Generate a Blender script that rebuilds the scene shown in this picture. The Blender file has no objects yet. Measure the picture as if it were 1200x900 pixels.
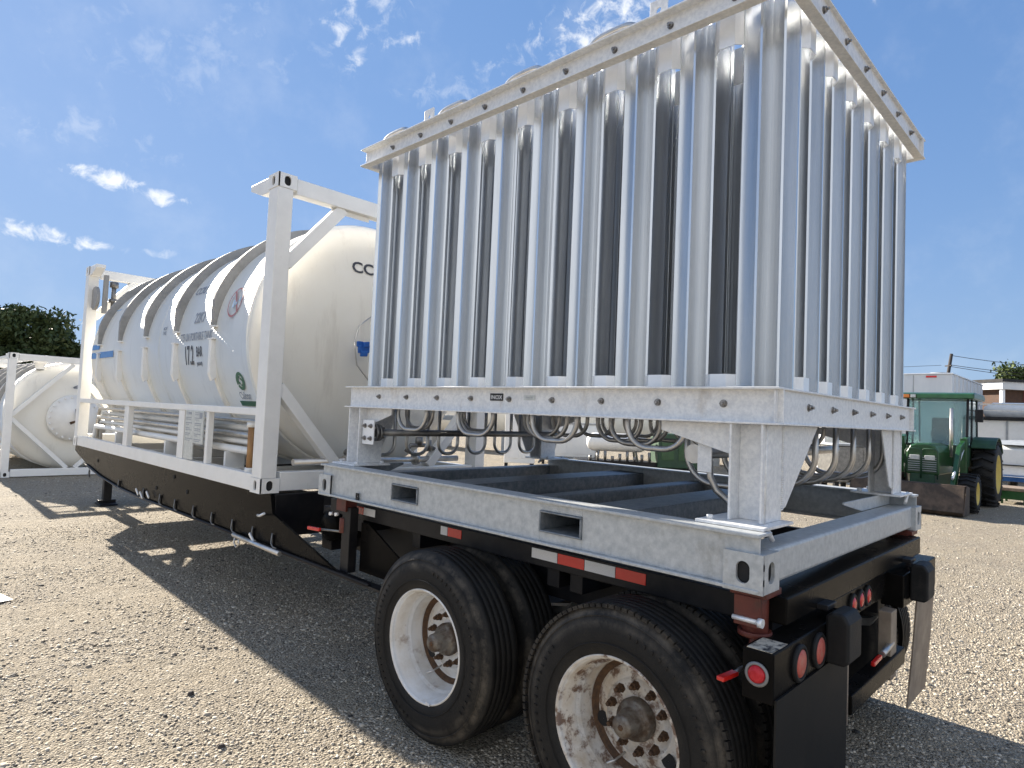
import bpy, bmesh, math, random
import numpy as np
from mathutils import Vector, Matrix
random.seed(7); rng = np.random.default_rng(7)
R = math.radians
sc = bpy.context.scene
COL = sc.collection

# ------------------------------------------------------------------ camera
CAM = np.array([-2.279, -0.9457, 1.76]); YAW, PITCH, ROLL, FPX = 0.8028, 0.0476, 0.0430, 746.6
def cam_axes():
    f = np.array([math.sin(YAW)*math.cos(PITCH), math.cos(YAW)*math.cos(PITCH), math.sin(PITCH)])
    r = np.array([math.cos(YAW), -math.sin(YAW), 0.0]); u = np.cross(r, f)
    c, s = math.cos(ROLL), math.sin(ROLL)
    return c*r+s*u, -s*r+c*u, f
cr, cu, cf = cam_axes()
cd = bpy.data.cameras.new('camera'); cam = bpy.data.objects.new('camera', cd); COL.objects.link(cam)
cam.matrix_world = Matrix(((cr[0], cu[0], -cf[0], CAM[0]), (cr[1], cu[1], -cf[1], CAM[1]), (cr[2], cu[2], -cf[2], CAM[2]), (0, 0, 0, 1)))
cd.sensor_width = 36; cd.lens = FPX/1200*36; cd.clip_start = 0.05; cd.clip_end = 3000
sc.camera = cam
def pixdir(px, py):
    d = cf + (px-600)/FPX*cr - (py-450)/FPX*cu
    return d/np.linalg.norm(d)

# ------------------------------------------------------------------ sky and sun
SUN_EL, SUN_AZ = R(24.5), R(1.8)          # azimuth measured from +Y towards +X
w = bpy.data.worlds.new('World'); sc.world = w; w.use_nodes = True
nt = w.node_tree; nt.nodes.clear()
out = nt.nodes.new('ShaderNodeOutputWorld'); bg = nt.nodes.new('ShaderNodeBackground')
sky = nt.nodes.new('ShaderNodeTexSky'); sky.sky_type = 'NISHITA'; sky.sun_disc = False
sky.sun_elevation = SUN_EL; sky.sun_rotation = SUN_AZ; sky.air_density = 1.0; sky.dust_density = 0.15; sky.ozone_density = 1.6
bg.inputs['Strength'].default_value = 0.0695
def N(t, **k):
    n = nt.nodes.new(t)
    for a, b in k.items(): setattr(n, a, b)
    return n
def M_(op, a, b=None, c=None):
    n = N('ShaderNodeMath', operation=op)
    for i, v in enumerate((a, b, c)):
        if v is None: continue
        if isinstance(v, (int, float)): n.inputs[i].default_value = v
        else: nt.links.new(v, n.inputs[i])
    return n.outputs[0]
tc = N('ShaderNodeTexCoord')
def dot(v, k=1.0):
    n = N('ShaderNodeVectorMath', operation='DOT_PRODUCT'); nt.links.new(tc.outputs['Generated'], n.inputs[0]); n.inputs[1].default_value = tuple(v)
    return n.outputs['Value']
nz = N('ShaderNodeTexNoise'); nz.inputs['Scale'].default_value = 34; nz.inputs['Detail'].default_value = 8; nz.inputs['Roughness'].default_value = 0.62; nz.inputs['Distortion'].default_value = 0.4
nt.links.new(tc.outputs['Generated'], nz.inputs['Vector'])
nz2 = N('ShaderNodeTexNoise'); nz2.inputs['Scale'].default_value = 9; nz2.inputs['Detail'].default_value = 7; nz2.inputs['Roughness'].default_value = 0.6
nt.links.new(tc.outputs['Generated'], nz2.inputs['Vector'])
# (px, py, half width px, half height px, tilt deg, density, wispiness)
CL = [(118, 207, 48, 14, -12, .85, .8), (192, 233, 38, 11, -12, .8, .8), (48, 275, 80, 14, -12, .8, .8), (-90, 262, 60, 22, -8, .9, .9),
      (178, 296, 30, 7, -3, .35, 1), (405, 22, 34, 60, 10, .62, 2.1), (478, 47, 30, 12, 8, .7, 1.5), (440, 5, 60, 26, 0, .45, 2.0),
      (700, 30, 110, 32, 22, .85, 1.5), (620, 60, 60, 18, 18, .5, 1.9), (60, 150, 160, 34, -12, .22, 1.6), (250, 60, 190, 60, 0, .16, 1.9),
      (520, 105, 60, 20, 0, .25, 1.8), (-150, 380, 200, 30, -2, .5, 1.5), (1150, -80, 160, 60, 20, .7, 1.5), (900, -160, 200, 70, 10, .8, 1.5)]
acc = None
for (px, py, hw, hh, tl, den, wi) in CL:
    c = pixdir(px, py); t1 = math.cos(R(tl))*cr - math.sin(R(-tl))*cu*1.0
    t1 = math.cos(R(tl))*cr + math.sin(R(tl))*cu
    t1 = t1-np.dot(t1, c)*c; t1 /= np.linalg.norm(t1); t2 = np.cross(c, t1)
    k = np.dot(c, cf)**2/FPX
    du = M_('MULTIPLY', M_('SUBTRACT', dot(t1), 0.0), 1/(hw*k)); dv = M_('MULTIPLY', dot(t2), 1/(hh*k))
    r2 = M_('ADD', M_('MULTIPLY', du, du), M_('MULTIPLY', dv, dv))
    base = M_('SUBTRACT', 1.0, r2)
    m = M_('ADD', base, M_('MULTIPLY', M_('SUBTRACT', nz.outputs['Fac'], 0.5), 7.5*wi))
    front = M_('GREATER_THAN', dot(c), 0.2)
    mr = N('ShaderNodeMapRange'); mr.interpolation_type = 'SMOOTHSTEP'; nt.links.new(m, mr.inputs[0])
    mr.inputs[1].default_value = 0.0; mr.inputs[2].default_value = 2.1*wi; mr.inputs[4].default_value = den
    gate = N('ShaderNodeMapRange'); gate.interpolation_type = 'SMOOTHSTEP'; nt.links.new(r2, gate.inputs[0]); gate.inputs[1].default_value = 2.6; gate.inputs[2].default_value = 0.9
    v = M_('MULTIPLY', M_('MULTIPLY', mr.outputs[0], gate.outputs[0]), front)
    acc = v if acc is None else M_('MAXIMUM', acc, v)
wisp = N('ShaderNodeMapRange'); wisp.interpolation_type = 'SMOOTHSTEP'; nt.links.new(nz2.outputs['Fac'], wisp.inputs[0]); wisp.inputs[1].default_value = .46; wisp.inputs[2].default_value = .8; wisp.inputs[4].default_value = .11
acc = M_('MAXIMUM', acc, wisp.outputs[0])
sep = N('ShaderNodeSeparateColor'); nt.links.new(sky.outputs[0], sep.inputs[0]); cmb = N('ShaderNodeCombineColor')
for i_, (kk, gg) in enumerate(((.66, 1.32), (.64, 1.93), (.60, 3.0))):      # each channel compressed and scaled so the sky stays blue towards the sun
    nt.links.new(M_('MULTIPLY', M_('DIVIDE', sep.outputs[i_], M_('ADD', 1.0, M_('MULTIPLY', sep.outputs[i_], kk))), gg), cmb.inputs[i_])
mix = N('ShaderNodeMix', data_type='RGBA'); # pale haze low over the horizon
zz_ = M_('MAXIMUM', dot((0, 0, 1)), 0.0); hz = M_('MULTIPLY', M_('POWER', M_('SUBTRACT', 1.0, zz_), 7.0), .62)
mh = N('ShaderNodeMix', data_type='RGBA'); nt.links.new(hz, mh.inputs[0]); nt.links.new(cmb.outputs[0], mh.inputs[6]); mh.inputs[7].default_value = (2.35, 3.15, 3.75, 1)
# unseen clouds behind the photographer, added to brighten the shaded sides
fill_clouds = N('ShaderNodeMapRange'); fill_clouds.interpolation_type = 'SMOOTHSTEP'; nt.links.new(M_('ADD', nz2.outputs['Fac'], M_('MULTIPLY', dot(cf), -.22)), fill_clouds.inputs[0]); fill_clouds.inputs[1].default_value = .50; fill_clouds.inputs[2].default_value = .72; fill_clouds.inputs[4].default_value = .9
gb = N('ShaderNodeMapRange'); gb.interpolation_type = 'SMOOTHSTEP'; nt.links.new(dot(cf), gb.inputs[0]); gb.inputs[1].default_value = .25; gb.inputs[2].default_value = -.2
gu = N('ShaderNodeMapRange'); gu.interpolation_type = 'SMOOTHSTEP'; nt.links.new(dot((0, 0, 1)), gu.inputs[0]); gu.inputs[1].default_value = 0; gu.inputs[2].default_value = .12
acc = M_('MAXIMUM', acc, M_('MULTIPLY', fill_clouds.outputs[0], M_('MULTIPLY', gb.outputs[0], gu.outputs[0])))
nt.links.new(acc, mix.inputs[0]); nt.links.new(mh.outputs[2], mix.inputs[6]); mix.inputs[7].default_value = (5.6, 5.7, 5.8, 1)
nt.links.new(mix.outputs[2], bg.inputs['Color']); nt.links.new(bg.outputs[0], out.inputs[0])
sd = bpy.data.lights.new('sun', 'SUN'); sd.energy = 5.0; sd.angle = R(0.5); sd.color = (1.0, .91, .78)
so = bpy.data.objects.new('sun', sd); COL.objects.link(so)
sv = Vector((math.sin(SUN_AZ)*math.cos(SUN_EL), math.cos(SUN_AZ)*math.cos(SUN_EL), math.sin(SUN_EL)))
so.rotation_euler = sv.to_track_quat('Z', 'Y').to_euler(); so.location = (0, 30, 20)
sc.view_settings.view_transform = 'Standard'; sc.view_settings.look = 'None'; sc.view_settings.gamma = 1
sc.view_settings.exposure = 1.55

# ------------------------------------------------------------------ materials
MATS = {}
def mat(name, col, rough=.6, metal=0.0, col2=None, scale=8, detail=5, contrast=(.35, .65), bump=0.0, bscale=None, spec=.5, coat=0, stretch=(1, 1, 1), stain=None, trans=0, alpha=1):
    m = bpy.data.materials.new(name); m.use_nodes = True; t = m.node_tree; b = t.nodes['Principled BSDF']
    b.inputs['Base Color'].default_value = (*col, 1); b.inputs['Roughness'].default_value = rough; b.inputs['Metallic'].default_value = metal
    b.inputs['Specular IOR Level'].default_value = spec
    if coat: b.inputs['Coat Weight'].default_value = coat; b.inputs['Coat Roughness'].default_value = .15
    if trans: b.inputs['Transmission Weight'].default_value = trans
    g = t.nodes.new('ShaderNodeNewGeometry'); mp = t.nodes.new('ShaderNodeMapping'); mp.inputs['Scale'].default_value = stretch
    t.links.new(g.outputs['Position'], mp.inputs['Vector'])
    last = None
    if col2 is not None:
        n = t.nodes.new('ShaderNodeTexNoise'); n.inputs['Scale'].default_value = scale; n.inputs['Detail'].default_value = detail; n.inputs['Roughness'].default_value = .65
        t.links.new(mp.outputs[0], n.inputs['Vector'])
        r = t.nodes.new('ShaderNodeValToRGB'); r.color_ramp.elements[0].position = contrast[0]; r.color_ramp.elements[1].position = contrast[1]
        r.color_ramp.elements[0].color = (*col, 1); r.color_ramp.elements[1].color = (*col2, 1)
        t.links.new(n.outputs['Fac'], r.inputs[0]); last = r.outputs[0]
        rr = t.nodes.new('ShaderNodeMapRange'); rr.inputs[3].default_value = rough*.85; rr.inputs[4].default_value = min(1, rough*1.2)
        t.links.new(n.outputs['Fac'], rr.inputs[0]); t.links.new(rr.outputs[0], b.inputs['Roughness'])
    if stain is not None:      # (colour, scale, lo, hi, amount, stretch)
        sc_, lo, hi, am, st = stain[1:]
        mp2 = t.nodes.new('ShaderNodeMapping'); mp2.inputs['Scale'].default_value = st; mp2.inputs['Location'].default_value = (3.1, 7.7, 1.3)
        t.links.new(g.outputs['Position'], mp2.inputs['Vector'])
        n = t.nodes.new('ShaderNodeTexNoise'); n.inputs['Scale'].default_value = sc_; n.inputs['Detail'].default_value = 7; n.inputs['Roughness'].default_value = .7
        t.links.new(mp2.outputs[0], n.inputs['Vector'])
        r = t.nodes.new('ShaderNodeMapRange'); r.inputs[1].default_value = lo; r.inputs[2].default_value = hi; r.inputs[4].default_value = am
        t.links.new(n.outputs['Fac'], r.inputs[0])
        mx = t.nodes.new('ShaderNodeMix'); mx.data_type = 'RGBA'; t.links.new(r.outputs[0], mx.inputs[0])
        if last is not None: t.links.new(last, mx.inputs[6])
        else: mx.inputs[6].default_value = (*col, 1)
        mx.inputs[7].default_value = (*stain[0], 1); last = mx.outputs[2]
    if last is not None: t.links.new(last, b.inputs['Base Color'])
    if bump:
        n = t.nodes.new('ShaderNodeTexNoise'); n.inputs['Scale'].default_value = bscale or scale*3; n.inputs['Detail'].default_value = 5
        t.links.new(mp.outputs[0], n.inputs['Vector'])
        bm_ = t.nodes.new('ShaderNodeBump'); bm_.inputs['Strength'].default_value = bump; bm_.inputs['Distance'].default_value = .01
        t.links.new(n.outputs['Fac'], bm_.inputs['Height']); t.links.new(bm_.outputs[0], b.inputs['Normal'])
    MATS[name] = m; return m
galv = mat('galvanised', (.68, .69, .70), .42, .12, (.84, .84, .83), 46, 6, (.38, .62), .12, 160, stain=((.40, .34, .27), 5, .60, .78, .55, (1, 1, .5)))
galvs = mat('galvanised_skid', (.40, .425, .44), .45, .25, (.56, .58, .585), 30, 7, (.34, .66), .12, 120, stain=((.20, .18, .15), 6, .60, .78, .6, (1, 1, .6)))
galvd = mat('galvanised_shaded', (.15, .175, .20), .5, .3, (.26, .28, .30), 30, 6, (.36, .62), .15, 120, stain=((.20, .17, .14), 4, .60, .8, .5, (1, 1, 1)))  # darker bluish copy; shade inside the skid is put into the colour
alu = mat('aluminium', (.62, .64, .66), .24, .90, (.78, .79, .80), 3, 5, (.3, .7), 0, 30, stretch=(7, 7, .3), stain=((.40, .39, .37), 7, .58, .85, .35, (3, 3, .5)))
aluc = mat('aluminium_cap', (.86, .87, .88), .34, .35, (.78, .79, .80), 10, 4, (.4, .7), .05, 80)
steel = mat('stainless', (.52, .50, .47), .33, .85, (.62, .60, .57), 12, 4, (.4, .6), .04, 60)
steeld = mat('steel_dark', (.18, .175, .17), .38, .7, (.30, .29, .27), 14, 4)
bolt_m = mat('bolt_steel', (.20, .19, .18), .4, .8, (.42, .40, .38), 60, 3)
white = mat('white_paint', (.80, .795, .77), .42, 0, (.86, .855, .83), 5, 5, (.35, .65), .05, 90, stain=((.42, .37, .30), 7, .63, .8, .5, (1.5, 1.5, .35)))
tankm = mat('tank_paint', (.80, .77, .69), .42, 0, (.83, .81, .745), 2.5, 6, (.3, .7), .06, 140, stain=((.50, .46, .40), 4.5, .54, .8, .5, (1.6, 1.6, .22)))
ribm = mat('rib_grey', (.24, .238, .23), .6, 0, (.36, .355, .345), 6, 4, (.3, .7), .05, 90)  # dark grey for the upper ring halves and the valve gear
black = mat('black_paint', (.007, .007, .009), .42, 0, (.022, .021, .022), 4, 5, (.4, .7), .04, 40, stain=((.07, .06, .05), 5, .62, .88, .25, (1, 1, 1)), spec=.28)
blackg = mat('black_gloss', (.006, .0057, .0055), .26, 0, (.012, .0105, .0095), 3, 5, (.4, .7), .03, 30, stain=((.05, .04, .032), 3, .6, .9, .22, (1, 1, 1)), spec=.04)
rubber = mat('rubber', (.008, .008, .0085), .60, 0, (.018, .0175, .017), 10, 6, (.35, .7), .2, 140, stain=((.10, .088, .072), 5, .55, .85, .5, (1, 1, 1)), spec=.3)
rimw = mat('rim_white', (.74, .73, .71), .42, 0, (.60, .56, .50), 7, 6, (.42, .68), .1, 60, stain=((.20, .11, .06), 9, .57, .72, .75, (1, 1, 1)))
rimr = mat('rim_rusty', (.66, .63, .58), .5, 0, (.50, .42, .32), 9, 6, (.42, .68), .35, 60, stain=((.13, .065, .035), 13, .50, .60, .92, (1, 1, 1)))
hubm = mat('hub_iron', (.22, .20, .17), .5, .5, (.10, .07, .05), 16, 5, (.4, .6), .3, 60)
rust = mat('rusty_nut', (.06, .035, .022), .75, .2, (.13, .07, .035), 40, 4, bump=.2)
redox = mat('red_oxide', (.09, .016, .011), .5, 0, (.14, .03, .018), 12, 5, bump=.1, stain=((.05, .03, .02), 12, .5, .7, .7, (1, 1, 1)))
red = mat('red_plastic', (.62, .02, .015), .25, 0, coat=.5)
redl = mat('red_lens', (.45, .012, .02), .3, 0, (.55, .03, .04), 60, 2, spec=.3)
redd = mat('red_lens_dusty', (.52, .14, .10), .5, 0, (.45, .07, .05), 30, 4, stain=((.40, .26, .18), 25, .5, .7, .6, (1, 1, 1)))
tapew = mat('tape_white', (.75, .75, .76), .35, 0, (.6, .6, .6), 300, 1)
brn = mat('tan_brown', (.34, .27, .20), .6, .1, (.22, .17, .13), 7, 5, bump=.1)  # tan; on the far mud flap it paints in light bounced from the ground
def tyre_material():
    m = mat('tyre_rubber', (.007, .007, .0075), .62, 0, (.014, .0135, .013), 12, 6, (.35, .7), .22, 150, spec=.25); t = m.node_tree; b = t.nodes['Principled BSDF']
    src = b.inputs['Base Color'].links[0].from_socket; tcn = t.nodes.new('ShaderNodeTexCoord'); sp = t.nodes.new('ShaderNodeSeparateXYZ'); t.links.new(tcn.outputs['Object'], sp.inputs[0])
    cb = t.nodes.new('ShaderNodeCombineXYZ'); t.links.new(sp.outputs[1], cb.inputs[1]); t.links.new(sp.outputs[2], cb.inputs[2]); ln = t.nodes.new('ShaderNodeVectorMath'); ln.operation = 'LENGTH'; t.links.new(cb.outputs[0], ln.inputs[0])
    rp = t.nodes.new('ShaderNodeValToRGB'); e = rp.color_ramp.elements; e[0].position = .30; e[0].color = (.15,)*3+(1,); e[1].position = .5; e[1].color = (.55,)*3+(1,)
    for p, v in ((.33, .02), (.40, .05), (.425, .5), (.445, .15), (.462, .85), (.478, 1.0), (.489, .35)): q = e.new(p); q.color = (v, v, v, 1)
    t.links.new(ln.outputs['Value'], rp.inputs[0]); g = t.nodes.new('ShaderNodeNewGeometry'); n = t.nodes.new('ShaderNodeTexNoise'); n.inputs['Scale'].default_value = 7; n.inputs['Detail'].default_value = 7; n.inputs['Roughness'].default_value = .7; t.links.new(g.outputs['Position'], n.inputs['Vector'])
    mr = t.nodes.new('ShaderNodeMapRange'); mr.inputs[1].default_value = .40; mr.inputs[2].default_value = .68; t.links.new(n.outputs['Fac'], mr.inputs[0])
    mu = t.nodes.new('ShaderNodeMath'); mu.operation = 'MULTIPLY'; t.links.new(rp.outputs[0], mu.inputs[0]); t.links.new(mr.outputs[0], mu.inputs[1])
    ab = t.nodes.new('ShaderNodeMath'); ab.operation = 'ABSOLUTE'; t.links.new(sp.outputs[0], ab.inputs[0]); ms = t.nodes.new('ShaderNodeMapRange'); ms.inputs[1].default_value = .085; ms.inputs[2].default_value = .108; ms.inputs[3].default_value = .12; t.links.new(ab.outputs[0], ms.inputs[0])
    m2 = t.nodes.new('ShaderNodeMath'); m2.operation = 'MULTIPLY'; t.links.new(mu.outputs[0], m2.inputs[0]); t.links.new(ms.outputs[0], m2.inputs[1]); mu = m2
    mx = t.nodes.new('ShaderNodeMix'); mx.data_type = 'RGBA'; t.links.new(mu.outputs[0], mx.inputs[0]); t.links.new(src, mx.inputs[6]); mx.inputs[7].default_value = (.14, .12, .095, 1); t.links.new(mx.outputs[2], b.inputs['Base Color']); return m
tyrem = tyre_material()
flapm = mat('rubber_flap', (.007, .007, .007), .6, 0, (.014, .013, .012), 6, 4, spec=.25)
ltxt = mat('text_black', (.03, .035, .05), .5, 0, (.06, .065, .08), 20, 2)
lgrey = mat('text_grey', (.30, .32, .36), .5, 0)
lred = mat('sign_red', (.42, .16, .15), .5, 0)
lgreen = mat('logo_green', (.01, .10, .06), .5, 0)
lblue = mat('stripe_blue', (.05, .21, .55), .45, 0, (.09, .28, .62), 12, 3)
blue = mat('blue_strap', (.01, .09, .42), .6, 0, (.02, .14, .5), 40, 3)
palebl = mat('pale_blue', (.42, .56, .72), .5, 0, (.52, .64, .76), 8, 3)
plate = mat('placard', (.62, .64, .62), .4, .2, (.50, .52, .50), 30, 4)
wood = mat('wood_post', (.42, .24, .10), .7, 0, (.28, .15, .07), 10, 5, stretch=(4, 4, 1))
darkg = mat('dark_wash', (.05, .055, .06), .5, 0)
hidden = mat('hole_shade', (.012, .012, .013), .8, 0)  # near-black colour standing for the shade inside holes

# ------------------------------------------------------------------ mesh helpers
def world_loc(o):
    v = Vector((0, 0, 0))
    while o is not None: v += o.location; o = o.parent
    return v
def thing(name, label, cat, loc, group=None):
    o = bpy.data.objects.new(name, None); COL.objects.link(o); o.location = loc; o.empty_display_size = .3
    o['label'] = label; o['category'] = cat
    if group: o['group'] = group
    return o
class MB:
    def __init__(s): s.v = []; s.f = []; s.sm = []
    def add(s, vs, fs, smooth=False):
        o = len(s.v); s.v += [tuple(map(float, p)) for p in vs]; s.f += [tuple(i+o for i in q) for q in fs]; s.sm += [smooth]*len(fs); return s
    def box(s, x0, x1, y0, y1, z0, z1):
        return s.add([(x0, y0, z0), (x1, y0, z0), (x1, y1, z0), (x0, y1, z0), (x0, y0, z1), (x1, y0, z1), (x1, y1, z1), (x0, y1, z1)],
                     [(0, 3, 2, 1), (4, 5, 6, 7), (0, 1, 5, 4), (1, 2, 6, 5), (2, 3, 7, 6), (3, 0, 4, 7)])
    def obox(s, c, ax, ay, az, sx, sy, sz):
        c = Vector(c); ax, ay, az = Vector(ax).normalized(), Vector(ay).normalized(), Vector(az).normalized()
        vs = [c+ax*sx*a/2+ay*sy*b/2+az*sz*d/2 for d in (-1, 1) for a, b in ((-1, -1), (1, -1), (1, 1), (-1, 1))]
        return s.add(vs, [(0, 3, 2, 1), (4, 5, 6, 7), (0, 1, 5, 4), (1, 2, 6, 5), (2, 3, 7, 6), (3, 0, 4, 7)])
    def bar(s, a, b, wd, ht, up=(0, 0, 1)):
        a, b = Vector(a), Vector(b); d = (b-a); L = d.length; d.normalize(); u = Vector(up); sd_ = d.cross(u).normalized(); u2 = sd_.cross(d)
        return s.obox((a+b)/2, d, sd_, u2, L, wd, ht)
    def prism(s, poly, axis, a, b, smooth=False):
        def P(p, t): return {'x': (t, p[0], p[1]), 'y': (p[0], t, p[1]), 'z': (p[0], p[1], t)}[axis]
        n = len(poly); vs = [P(p, a) for p in poly]+[P(p, b) for p in poly]
        s.add(vs, [tuple(range(n))[::-1], tuple(range(n, 2*n))]); s.add([], [])
        o = len(s.v)-2*n
        for i in range(n):
            j = (i+1) % n; s.f.append((o+i, o+j, o+n+j, o+n+i)); s.sm.append(smooth)
        return s
    def tube(s, path, r, n=10, cap=True):
        P = [Vector(p) for p in path]; rings = []; rr = r if isinstance(r, (list, tuple)) else [r]*len(P)
        t0 = (P[1]-P[0]).normalized(); ref = Vector((0, 0, 1)) if abs(t0.z) < .9 else Vector((1, 0, 0)); nrm = t0.cross(ref).normalized()
        o = len(s.v)
        for i, p in enumerate(P):
            t = ((P[min(i+1, len(P)-1)]-P[max(i-1, 0)])).normalized(); nrm = (nrm-t*nrm.dot(t)).normalized(); bn = t.cross(nrm)
            for k in range(n):
                a = 2*math.pi*k/n; s.v.append(tuple(p+(nrm*math.cos(a)+bn*math.sin(a))*rr[i]))
        for i in range(len(P)-1):
            for k in range(n):
                k2 = (k+1) % n; s.f.append((o+i*n+k, o+i*n+k2, o+(i+1)*n+k2, o+(i+1)*n+k)); s.sm.append(True)
        if cap:
            s.f.append(tuple(o+k for k in range(n))[::-1]); s.sm.append(False)
            s.f.append(tuple(o+(len(P)-1)*n+k for k in range(n))); s.sm.append(False)
        return s
    def cyl(s, a, b, r, n=20, r2=None): return s.tube([a, b], [r, r if r2 is None else r2], n)
    def lathe(s, prof, c, axis='x', n=48, close=False, smooth=True):
        """prof: (t along axis, radius)"""
        o = len(s.v)
        for (t, r) in prof:
            for k in range(n):
                a = 2*math.pi*k/n; ca, sa = r*math.cos(a), r*math.sin(a)
                p = {'x': (t, ca, sa), 'y': (ca, t, sa), 'z': (ca, sa, t)}[axis]
                s.v.append((c[0]+p[0], c[1]+p[1], c[2]+p[2]))
        for i in range(len(prof)-1):
            for k in range(n):
                k2 = (k+1) % n; s.f.append((o+i*n+k, o+i*n+k2, o+(i+1)*n+k2, o+(i+1)*n+k)); s.sm.append(smooth)
        for i, rev in ((0, True), (len(prof)-1, False)):
            if prof[i][1] > 1e-4:
                q = tuple(o+i*n+k for k in range(n))
                if close: s.f.append(q[::-1] if rev else q); s.sm.append(False)
        return s
    def holeplate(s, c, U, V, W, hu, hv, th, ru, rv):
        """rectangular plate (half sizes hu, hv, thickness th along W) with a stadium/ellipse hole (ru, rv)"""
        c, U, V, W = Vector(c), Vector(U), Vector(V), Vector(W)
        angs = sorted(set([2*math.pi*k/28 for k in range(28)]+[math.atan2(b*hv, a*hu) % (2*math.pi) for a in (-1, 1) for b in (-1, 1)]))
        n = len(angs); o = len(s.v)
        for t in (-th/2, th/2):
            for a in angs:
                ca, sa = math.cos(a), math.sin(a); k = min(hu/abs(ca) if abs(ca) > 1e-6 else 1e9, hv/abs(sa) if abs(sa) > 1e-6 else 1e9)
                s.v.append(tuple(c+U*ca*k+V*sa*k+W*t))
            for a in angs:
                ca, sa = math.cos(a), math.sin(a); rs = min(ru, rv); e = max(ru, rv)-rs
                pu, pv = (ca*rs, sa*rs)
                if rv > ru: pv += math.copysign(e, sa) if abs(sa) > 1e-6 else 0
                else: pu += math.copysign(e, ca) if abs(ca) > 1e-6 else 0
                s.v.append(tuple(c+U*pu+V*pv+W*t))
        for k in range(n):
            j = (k+1) % n
            s.f += [(o+k, o+j, o+n+j, o+n+k), (o+2*n+k, o+3*n+k, o+3*n+j, o+2*n+j), (o+n+k, o+n+j, o+3*n+j, o+3*n+k), (o+k, o+2*n+k, o+2*n+j, o+j)]
            s.sm += [False]*4
        return s
    def build(s, name, m, parent=None, bevel=0.0, bev_seg=2, sharp=40):
        me = bpy.data.meshes.new(name); V = np.array(s.v); c = (V.min(0)+V.max(0))/2
        if parent is None: c[2] = V[:, 2].min()
        me.from_pydata([tuple(p) for p in V-c], [], s.f); me.update()
        me.polygons.foreach_set('use_smooth', s.sm)
        b = bmesh.new(); b.from_mesh(me); bmesh.ops.recalc_face_normals(b, faces=b.faces); b.to_mesh(me); b.free()
        me.materials.append(m)
        o = bpy.data.objects.new(name, me); COL.objects.link(o); o.parent = parent
        o.location = Vector(c)-(world_loc(parent) if parent else Vector((0, 0, 0)))
        if bevel:
            md = o.modifiers.new('bevel', 'BEVEL'); md.width = bevel; md.segments = bev_seg; md.limit_method = 'ANGLE'; md.angle_limit = R(sharp)
        return o
def dup_part(o, d, parent=None):
    c = o.copy(); COL.objects.link(c); c.parent = parent or o.parent; c.location = o.location+Vector(d)
    return c
def tag(o, label, cat, group=None, kind=None):
    if label: o['label'] = label; o['category'] = cat
    if group: o['group'] = group
    if kind: o['kind'] = kind
def ipoly(x0, x1, z0, z1, tf, xw0, xw1):      # I / channel profile: flanges x0..x1, web xw0..xw1
    P = [(x0, z0), (x1, z0), (x1, z0+tf), (xw1, z0+tf), (xw1, z1-tf), (x1, z1-tf), (x1, z1), (x0, z1), (x0, z1-tf), (xw0, z1-tf), (xw0, z0+tf), (x0, z0+tf)]
    Q = []
    for p in P:
        if not Q or (abs(p[0]-Q[-1][0])+abs(p[1]-Q[-1][1])) > 1e-6: Q.append(p)
    return Q
def text_mesh(txt, size, yc, zc, m, parent, name='lettering', mode='side', cx=0, sx=1.0, spacing=1.0):
    """lettering laid on the tank: mode 'side' wraps it round the shell; mode 'head' wraps on the domed head"""
    cu_ = bpy.data.curves.new('t', 'FONT'); cu_.body = txt; cu_.size = size; cu_.align_x = 'CENTER'; cu_.align_y = 'CENTER'; cu_.space_character = spacing; cu_.resolution_u = 3
    cu_.offset = size*.022
    ob = bpy.data.objects.new('t', cu_); COL.objects.link(ob); dg = bpy.context.evaluated_depsgraph_get(); dg.update()
    me = bpy.data.meshes.new_from_object(ob.evaluated_get(dg)); bpy.data.objects.remove(ob)
    b = bmesh.new(); b.from_mesh(me); bpy.data.meshes.remove(me)
    return b
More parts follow.
